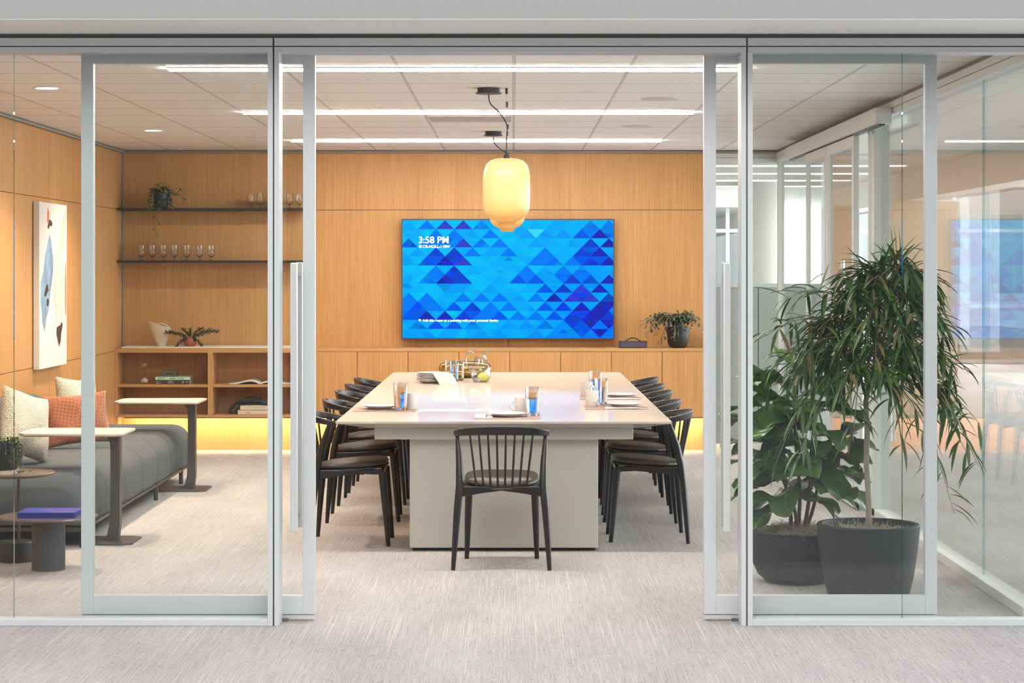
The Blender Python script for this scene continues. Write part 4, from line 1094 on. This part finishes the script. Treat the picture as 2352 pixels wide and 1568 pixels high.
# amber glass bowl: long rounded loaf shape
t = thing('amber_vessel', 'low amber mirrored glass vessel with round ends behind the tumblers', 'vessel', (-.375, 16.35, TZ))
rg = []
for k in range(21):
    a = -pi/2+pi*k/20; x = .205*sin(a); rr = max(.02, cos(a))**.42
    rg.append([(x, .075*rr*cos(q), .066+.066*rr*math.copysign(abs(sin(q))**.9, sin(q))) for q in [2*pi*j/32 for j in range(32)]])
MB().rings(rg).build('body', 'amber', t, ang=70)
MB().tube([(-.20+.01*k, -.02, .1325) for k in range(8, 33)], .003, 6).build('rim', 'steel', t)
# pitcher
t = thing('water_pitcher', 'clear glass pitcher of lemon water with a looped handle', 'pitcher', (-.242, 15.72, TZ))
def pitch_ring(rad, z, spout=0, n=40):
    o = []
    for k in range(n):
        a = 2*pi*k/n; f = max(0, cos(a))**3; o.append((rad*cos(a)+spout*f*.055, rad*sin(a)*(1-.25*spout*f), z+spout*(.045*cos(a)*.9)))
    return o
pr = [(.045, 0, 0), (.060, .012, 0), (.072, .035, 0), (.0765, .065, 0), (.072, .10, 0), (.060, .135, 0), (.046, .165, 0), (.038, .185, .05), (.036, .197, .25), (.040, .208, .6), (.046, .216, 1.0)]
out = [pitch_ring(a, b, c) for a, b, c in pr]; inn = [pitch_ring(a-.003, b+.003, c) for a, b, c in reversed(pr)]
MB().rings(out+inn).build('body', 'thin', t, ang=70)
MB().tube([(-.052, 0, .212), (-.075, 0, .232), (-.098, 0, .222), (-.112, 0, .19), (-.112, 0, .15), (-.098, 0, .115), (-.082, 0, .092), (-.072, 0, .085)], .0055, 10).build('handle', 'glass', t)
MB().lathe([(0, .006), (.055, .012), (.069, .035), (.0735, .065), (.0695, .092), (0, .092)], n=36).build('water', 'water', t)
for i, (x, y, z, a, b) in enumerate(((.020, -.035, .040, .9, .2), (.008, -.02, .052, .6, -.4), (.03, -.01, .030, 1.2, .1))):
    q = MB().lathe([(0, -.003), (.032, -.003), (.034, 0), (.032, .003), (0, .003)], n=28).xf(Matrix.Rotation(a, 4, 'X') @ Matrix.Rotation(b, 4, 'Y'))
    q.build('lemon_slice', 'lemon', t, loc=(x, y, z))

# ------------------------------------------------------------------ daybed
dy0, dy1, dxr, dxl = 11.95, 15.95, -2.45, -3.45
t = thing('daybed', 'long charcoal upholstered daybed with channel seams on a low metal frame', 'daybed', ((dxr+dxl)/2, dy0, 0))
hwD = (dxr-dxl)/2; Ld = dy1-dy0
def section(ins, y, top):
    o = []; hx = hwD-ins*.6; z0 = .125+ins*.3; z1 = top-ins; R = .13
    def corner(cx__, cz, a0):
        for k in range(7):
            a = a0+pi/2*k/6; o.append((cx__+R*cos(a), y, cz+R*sin(a)))
    r2 = .02
    o += [(-hx+r2, y, z0), (hx-r2, y, z0), (hx, y, z0+r2)]
    corner(hx-R, z1-R, 0); corner(-hx+.05, z1-R, pi/2)
    o += [(-hx+.05-R+.0, y, z0+r2)] if False else [(-hx, y, z0+r2)]
    return o
seams = [.62, 1.24, 1.86, 2.45, 3.00, 3.50]
stations = [0, .012, .03, .06, .10]
y = .15
while y < Ld-.11: stations.append(y); y += .035
stations += [Ld-.10, Ld-.06, Ld-.03, Ld-.012, Ld]
for s_ in seams: stations += [s_-.012, s_, s_+.012]
stations = sorted(set(stations)); rg = []
for y in stations:
    e = min(y, Ld-y); ins = .085*(1-min(1, e/.13))**2.2
    dm = min(abs(y-s_) for s_ in seams); ins += .016*max(0, 1-dm/.05)**2
    k_ = min(y-max([0]+[s_ for s_ in seams if s_ <= y]), .3)
    ins -= .006*sin(pi*min(1, dm/.3)*.5)
    rg.append(section(ins, y, .425))
MB().rings(rg).build('upholstery', 'sofa', t, ang=60)
MB().tube([(-hwD+.05, .06, .105), (hwD-.03, .06, .105), (hwD-.03, Ld-.06, .105), (-hwD+.05, Ld-.06, .105)], .013, 10, loop=True).build('base_frame', 'bronze', t)
for (x, y) in ((hwD-.03, .08), (hwD-.03, 2.55), (hwD-.03, Ld-.35), (-hwD+.1, .08), (-hwD+.1, 2.55), (-hwD+.1, Ld-.35)):
    MB().tube([(x, y, 0), (x, y, .125)], .016, 14).build('leg', 'black', t)
# rounded back bolsters on the wall side
def bolster(name, cx__, cy__, w, z0, h, d, m, label):
    rg = []
    for k in range(25):
        u = -1+2*k/24; hh = h*(1-abs(u)**3.2)**.45 if abs(u) < 1 else .02; hh = max(hh, h*.12); dd = d*(.35+.65*(1-abs(u)**4)**.5)
        rg.append([(dd/2*math.copysign(abs(cos(a))**.6, cos(a)) - .10*(.5+.5*math.copysign(abs(sin(a))**.7, sin(a)))*.8, u*w/2, hh/2+hh/2*math.copysign(abs(sin(a))**.7, sin(a))) for a in [2*pi*j/28 for j in range(28)]])
    o = MB().rings(rg).build(name, m, ang=70); o.location = (cx__, cy__, z0); tag(o, label, 'cushion', 'rounded back bolsters'); return o
bolster('back_bolster', -3.20, 13.75, 1.7, .425, .345, .26, 'sofa_blue', 'slate blue rounded back bolster against the left wall behind the cushions')
bolster('back_bolster', -3.20, 12.25, 1.15, .425, .32, .26, 'sofa_blue', 'slate blue rounded back bolster at the near end, cut by the left edge')

def pillow(label, m, loc, size, thick, rot, seed=1):
    mb = MB(); n = 22; rp = random.Random(seed)
    vs = {}
    for sgn in (1, -1):
        for i in range(n+1):
            for j in range(n+1):
                u, v = -1+2*i/n, -1+2*j/n
                k_ = (max(0, 1-abs(u)**2.6)*max(0, 1-abs(v)**2.6))**.5
                pin = 1-.10*(1-abs(v)**2)*abs(u)**3 ; pin2 = 1-.10*(1-abs(u)**2)*abs(v)**3
                if sgn == -1 and (i in (0, n) or j in (0, n)): continue
                w1 = .01*sin(5*u+seed)*cos(4*v+seed*2)
                vs[(sgn, i, j)] = len(mb.v); mb.v.append((u*pin*size[0]/2, sgn*thick/2*k_+w1*k_, v*pin2*size[1]/2))
    def gi(s, i, j):
        return vs[(1, i, j)] if (s == -1 and (i in (0, n) or j in (0, n))) else vs[(s, i, j)]
    for s in (1, -1):
        for i in range(n):
            for j in range(n):
                q = (gi(s, i, j), gi(s, i+1, j), gi(s, i+1, j+1), gi(s, i, j+1)); mb.f.append(q if s < 0 else q[::-1])
    o = mb.build('cushion', m, ang=180); o.location = loc; o.rotation_euler = rot; tag(o, label, 'cushion', 'loose cushions on the daybed'); return o
pillow('large cream boucle cushion standing at the near end of the daybed', 'boucle', (-2.95, 12.62, .662), (.40, .42), .17, (radians(-12), radians(16), radians(60)), 1)
pillow('small cream boucle cushion leaning on the bolster beside the door frame', 'boucle', (-3.09, 14.80, .66), (.36, .36), .14, (radians(-14), radians(6), radians(50)), 2)
pillow('rust woven cushion leaning on the daybed between two cream ones', 'rust', (-2.865, 13.72, .618), (.44, .36), .14, (radians(-22), radians(-4), radians(24)), 3)

# ------------------------------------------------------------------ side tables
def ctable(X, Y, label):
    t = thing('side_table', label, 'side table', (X, Y, 0), group='tall C shaped side tables')
    top = [(-.34, -.16), (-.30, -.215), (.23, -.235), (.275, -.205), (.275, .205), (.23, .235), (-.30, .215), (-.34, .16)]
    inn = [(x*.96, y*.95) for x, y in top]
    MB().rings([[(x, y, .632) for x, y in inn], [(x, y, .640) for x, y in top], [(x, y, .652) for x, y in top]]).build('table_top', 'cream_top', t, bevel=.002)
    # post: flat blade flaring at both ends
    ring = [(.215, .012), (.125, .012), (.150, .045), (.163, .10), (.168, .2), (.170, .50), (.168, .58), (.150, .615), (.10, .632), (.225, .632), (.225, .10)]
    MB().prism([(x, z) for x, z in ring], -.035, .035, 'y').build('post', 'bronze', t, bevel=.002)
    MB().prism([(-.30, -.17), (.26, -.19), (.32, -.15), (.32, .15), (.26, .19), (-.30, .17)], 0, .010).build('base_plate', 'bronze', t, bevel=.002)
    return t
ctable(-2.535, 12.30, 'cream topped C shaped side table on bronze blade leg, the nearer one')
c2 = ctable(-2.535, 15.22, 'cream topped C shaped side table on bronze blade leg, the one by the bookcase')
# mushroom table with cobalt book
mt = thing('drum_side_table', 'low dark round side table on a thick grey drum leg', 'side table', (-2.478, 11.14, 0))
MB().lathe([(0, 0), (.088, 0), (.088, .270), (0, .270)], n=48).build('drum_leg', 'slate', mt)
MB().lathe([(0, .268), (.20, .270), (.252, .277), (.26, .284), (.255, .290), (0, .290)], n=64).build('table_top', mat('plum_brown_top', (.12, .075, .075, 1), .3), mt)
bx0 = at(42, 0, 11.02)[0]
bb = thing('book', 'cobalt blue book with small pink title lying on the low drum table', 'book', (bx0, 11.00, .290))
MB().box(0, .298, .002, .22, .003, .027).build('pages', 'blue_dark', bb, smooth=False)
MB().box(-.002, .302, 0, .224, .026, .030).box(-.002, .302, 0, .224, 0, .003).build('cover', 'blue_book', bb, bevel=.0008)
text('title_text', 'WORK', .030, (.175, .05, .0302), (0, 0, radians(0)), 'pink', bb)
text('title_text', 'art', .024, (.135, .09, .0302), (0, 0, 0), 'ink_w', bb)
# taller round table with trailing plant
rt = thing('round_side_table', 'tall round side table with thin pole at the left edge', 'side table', (-2.73, 11.47, 0))
MB().lathe([(0, 0), (.098, 0), (.098, .105), (.094, .11), (0, .11)], n=48).build('base', 'pot_black', rt)
MB().tube([(0.015, 0, .11), (0.015, 0, .47)], .0085, 14).build('pole', 'bronze', rt)
MB().lathe([(0, .462), (.17, .466), (.205, .476), (.210, .484), (.207, .488), (.203, .484), (.198, .480), (0, .480)], n=64).build('tray_top', mat('bronze_brown_tray', (.16, .11, .08, 1), .35), rt)
pp = thing('trailing_succulent', 'trailing small leaved plant in a black pot on the round side table', 'potted plant', (-2.81, 11.47, .480))
MB().lathe([(0, 0), (.085, 0), (.085, .022), (0, .022)], n=40).build('saucer', 'frost', pp)
MB().lathe([(0, .022), (.083, .022), (.089, .03), (.089, .175), (.080, .175), (.080, .15), (0, .15)], n=40).build('pot', 'pot_black', pp)
lf = MB(); stm = MB(); r = random.Random(9)
for i in range(46):
    a = r.uniform(-pi, pi); L = r.uniform(.03, .19) if cos(a) > -.3 else r.uniform(.02, .1)
    ex, ey = .085*cos(a), .085*sin(a)
    pts = [Vector((ex*.6, ey*.6, .17)), Vector((ex, ey, .19)), Vector((ex*1.18, ey*1.18, .17)), Vector((ex*1.24, ey*1.24, .17-L*.5)), Vector((ex*1.28+.01*r.uniform(-1, 1), ey*1.28, max(.012, .17-L)))]
    stm.tube(pts, .0012, 4)
    for k in range(int(8+L*55)):
        u = r.random()*3.99; i_ = int(u); p = pts[i_].lerp(pts[i_+1], u-i_)
        lf.leaf(p, (r.uniform(-1, 1), r.uniform(-1, .4), r.uniform(-.6, .6)), (0, 0, 1), r.uniform(.014, .02), .013, oval, .3, 3, .2)
for k in range(60):
    a = r.uniform(0, 2*pi); q = sqrt(r.random())*.085
    lf.leaf((q*cos(a), q*sin(a), .175+r.uniform(0, .02)), (r.uniform(-1, 1), r.uniform(-1, 1), .3), (0, 0, 1), .019, .014, oval, .3, 3, .2)
for (x, y) in ((.12, -.05), (.15, -.08), (.17, -.03), (.20, -.06), (.135, -.10)):
    for k in range(7): lf.leaf((x+r.uniform(-.015, .015), y+r.uniform(-.02, .02), .010+r.uniform(0, .012)), (r.uniform(-1, 1), r.uniform(-1, 1), .2), (0, 0, 1), .016, .012, oval, .2, 3, .2)
lf.build('leaves', 'succ', pp, ang=180); stm.build('stems', 'succ', pp)

# ------------------------------------------------------------------ large floor plants
def moss(mb, R, z, n, r, cx__=0, cy__=0, hump=.02):
    for i in range(n):
        a = r.uniform(0, 2*pi); q = sqrt(r.random())*R
        p = Vector((cx__+q*cos(a), cy__+q*sin(a), z+hump*(1-q/R)+r.uniform(-.004, .012))); pts = [p]
        d = Vector((r.uniform(-1, 1), r.uniform(-1, 1), r.uniform(-.1, .5))).normalized()
        for k in range(4):
            d = (d+Vector((r.uniform(-1, 1), r.uniform(-1, 1), r.uniform(-.8, .6)))*.7).normalized(); pts.append(pts[-1]+d*.012)
        mb.tube(pts, .0011, 3, cap=False)
# fiddle leaf fig
r = random.Random(41)
FX, FY = at(1832, 0, 10.72)[0], 10.72
fg = thing('fiddle_leaf_fig', 'fiddle leaf fig with broad glossy leaves in a low round charcoal planter', 'potted plant', (FX, FY, 0))
MB().lathe([(0, 0), (.13, 0), (.165, .008), (.205, .04), (.232, .10), (.238, .15), (.238, .255), (.232, .262), (.222, .262), (.218, .25), (.21, .20), (0, .18)], n=64).build('planter', 'planter', fg)
MB().lathe([(0, .262), (.12, .252), (.214, .235)], n=40).build('soil', 'soil', fg)
mo = MB(); moss(mo, .212, .245, 1500, r, hump=.035)
mo.build('moss_topping', 'moss', fg)['kind'] = 'stuff'
stm = MB(); lf = MB(); vn = MB()
stems = []
for (bx, by, tx, ty, hz) in ((.0, .0, .0, .02, 1.05), (-.03, .02, -.17, .03, .98), (.03, 0, .12, -.02, .98), (-.01, -.02, -.10, -.05, .66), (.04, .03, .20, .03, .70)):
    pts = [Vector((bx+(tx-bx)*u**1.2+.012*sin(7*u), by+(ty-by)*u, .25+(hz-.25)*u)) for u in [k/10 for k in range(11)]]
    stems.append(pts); stm.tube(pts, [.011-.006*k/10 for k in range(11)], 8)
stm.build('stems', 'bark_d', fg)
def fig_leaf(base, d, L, W, roll=0):
    d = Vector(d).normalized(); up = Vector((0, 0, 1)); side = d.cross(up)
    if side.length < .1: side = Vector((1, 0, 0))
    side.normalize(); nor = side.cross(d).normalized()
    rot = Matrix.Rotation(roll, 3, d); side = rot @ side; nor = rot @ nor
    n, m_ = 10, 7; i0 = len(lf.v); p = Vector(base); dd = d.copy(); st = L/n; ph = r.uniform(0, 6)
    mid = []
    for j in range(n+1):
        t_ = j/n; wd = W/2*max(.05, (sin(pi*min(1, t_**1.25))**.55)*(.62+.45*t_))
        if t_ > .97: wd = W*.10
        mid.append(p.copy())
        for k in range(m_):
            u = -1+2*k/(m_-1); wv = .10*W*abs(u)**2*sin(t_*9+ph+u*1.5)
            lf.v.append(tuple(p+side*(u*wd)+nor*(abs(u)*wd*.35+wv-.012*abs(sin(t_*22))*abs(u)*0)))
        dd = (dd+(-nor)*(.9/n)*.75).normalized(); nor = side.cross(dd).normalized(); p = p+dd*st
    for j in range(n):
        for k in range(m_-1):
            a = i0+j*m_+k; lf.f.append((a, a+1, a+m_+1, a+m_))
    vn.tube([q+nor*.0015 for q in mid[:-1]], [.0022*(1-j/(n+2))+.0006 for j in range(n)], 4, cap=False)
    for j in (2, 4, 6, 8):
        for s in (-1, 1):
            a = Vector(lf.v[i0+j*m_+3]); b = Vector(lf.v[i0+min(n, j+2)*m_+(5 if s > 0 else 1)])
            c = Vector(lf.v[i0+min(n, j+1)*m_+(4 if s > 0 else 2)])
            vn.tube([a+nor*.001, c+nor*.0015, b+nor*.001], .0008, 3, cap=False)
for si, pts in enumerate(stems):
    nl = (20, 18, 16, 13, 12)[si]
    for k in range(nl):
        u = .40+.60*(k+.3)/nl; u = min(.995, u); i_ = min(9, int(u*10)); p = pts[i_].lerp(pts[i_+1], u*10-i_)
        a = k*2.4+si*1.3+r.uniform(-.3, .3); el = r.uniform(-.25, .45)+(.9 if u > .93 else 0)
        d = Vector((cos(a), sin(a)*.9, el))
        base = p+d.normalized()*.03
        fig_leaf(base, d, r.uniform(.20, .28), r.uniform(.16, .21), r.uniform(-.5, .5))
for (bx, by, bz, dx, dy, dz, L) in ((.18, -.02, .55, .9, -.2, .15, .20), (.17, 0, .46, .8, -.2, -.2, .17), (.10, -.05, .42, .75, -.4, -.55, .20), (-.22, 0, .82, -.8, 0, .3, .18), (-.22, 0, .62, -.8, -.1, .1, .18), (-.2, 0, .48, -.8, .1, -.1, .17), (.2, 0, .70, .9, .0, .2, .22), (-.12, -.1, .40, -.6, -.5, -.2, .2)):
    fig_leaf((bx, by, bz), (dx, dy, dz), L, L*.72, r.uniform(-.3, .3))
lv_ = lf.build('leaves', 'fig', fg, ang=180); vn.build('veins', 'vein', lv_)

# narrow leaf ficus
r = random.Random(77)
AX, AY = at(1994, 0, 10.27)[0], 10.27
al = thing('narrow_leaf_ficus', 'tall ficus tree with drooping narrow leaves in a charcoal planter', 'potted plant', (AX, AY, 0))
MB().lathe([(0, 0), (.185, 0), (.20, .008), (.222, .10), (.240, .22), (.250, .32), (.252, .345), (.246, .352), (.226, .352), (.222, .34), (.215, .27), (0, .27)], n=72).build('planter', 'planter', al)
MB().lathe([(0, .30), (.219, .298)], n=40).build('soil', 'soil', al)
mo = MB(); moss(mo, .215, .303, 1100, r, hump=.012); mo.build('moss_topping', 'moss', al)['kind'] = 'stuff'
trunk = [Vector(q) for q in ((0, 0, .28), (.004, 0, .45), (-.010, 0, .65), (-.004, .0, .80), (-.012, 0, .95), (.01, 0, 1.06), (.06, 0, 1.20), (.10, 0, 1.35), (.11, 0, 1.50), (.12, 0, 1.58))]
tk = MB().tube(trunk, [.0155, .014, .0135, .014, .0135, .012, .009, .007, .005, .003], 12)
tk.build('trunk', 'bark', al)
br_ = MB(); lf = MB(); dry = MB()
def alii_leaf(p, d, L):
    tgt = dry if r.random() < .07 else lf
    tgt.leaf(p, d, (0, 0, 1) if abs(Vector(d).normalized().z) < .95 else (1, 0, 0), L, r.uniform(.019, .027), lance, r.uniform(.4, 1.5), 6, .22)
branches = []
def branch(p0, az, reach, rise, drop, nleaf, yk=.75):
    pts = []
    for k in range(9):
        u = k/8
        pts.append(p0+Vector((cos(az)*reach*u, sin(az)*reach*yk*u, rise*sin(pi*min(1, u*.75))-drop*u**2.2)))
    pts = [Vector((min(q.x, 2.325-AX), min(q.y, 9.0+2.2), q.z)) for q in pts]
    pts = [Vector((q.x, max(q.y, 9.66-AY), q.z)) for q in pts]
    br_.tube(pts, [.0045-.003*k/8 for k in range(9)], 6)
    for k in range(nleaf):
        u = .22+.78*(k+r.random())/nleaf; u = min(u, .999); i_ = min(7, int(u*8)); p = pts[i_].lerp(pts[i_+1], u*8-i_)
        dr = (pts[i_+1]-pts[i_]).normalized()
        d = dr*.7+Vector((r.uniform(-1, 1), r.uniform(-1, 1)*.8, r.uniform(-.7, .75)))
        L = r.uniform(.13, .21)
        e = p+d.normalized()*L
        if e.x+AX > 2.34 or e.y+AY < 9.58: d.x = -abs(d.x)*.2 if e.x+AX > 2.34 else d.x; d.y = abs(d.y)
        alii_leaf(p, d, L)
for i in range(46):
    u = i/45; z0 = 1.0+.52*u; p0 = Vector((.0+.11*u, 0, z0))
    az = i*2.39996; reach = (.52-.30*u)*r.uniform(.75, 1.08)
    branch(p0, az, reach, .12+.06*r.random(), r.uniform(.04, .22)*(1.2-.7*u), 24)
for (az, reach, rise, drop, z0, nl) in ((0.05, .56, .02, .30, 1.12, 26), (.25, .52, .05, .42, 1.08, 26), (-.25, .54, .05, .55, 1.15, 30), (-.1, .42, .03, .70, 1.08, 30), (3.1, .50, .16, .06, 1.22, 30), (3.3, .46, .14, .12, 1.16, 28), (3.0, .40, .16, .0, 1.34, 26), (2.9, .48, .12, .22, 1.15, 26), (2.8, .46, .1, .5, 1.08, 24), (3.6, .40, .08, .45, 1.08, 24), (-1.2, .35, .1, .45, 1.1, 22), (-1.9, .36, .1, .4, 1.1, 22)):
    branch(Vector((.0, 0, z0)), az, reach, rise, drop, nl)
for (az, reach, rise) in ((1.2, .1, .12), (3.6, .14, .12), (.1, .13, .10), (5, .1, .13), (2.5, .2, .08), (.4, .2, .06)):
    branch(Vector((.11, 0, 1.50)), az, reach, rise, .04, 12)
lf.build('leaves', 'alii', al, ang=180); dry.build('dry_leaves', 'alii_dry', al, ang=180); br_.build('branches', 'bark', al)
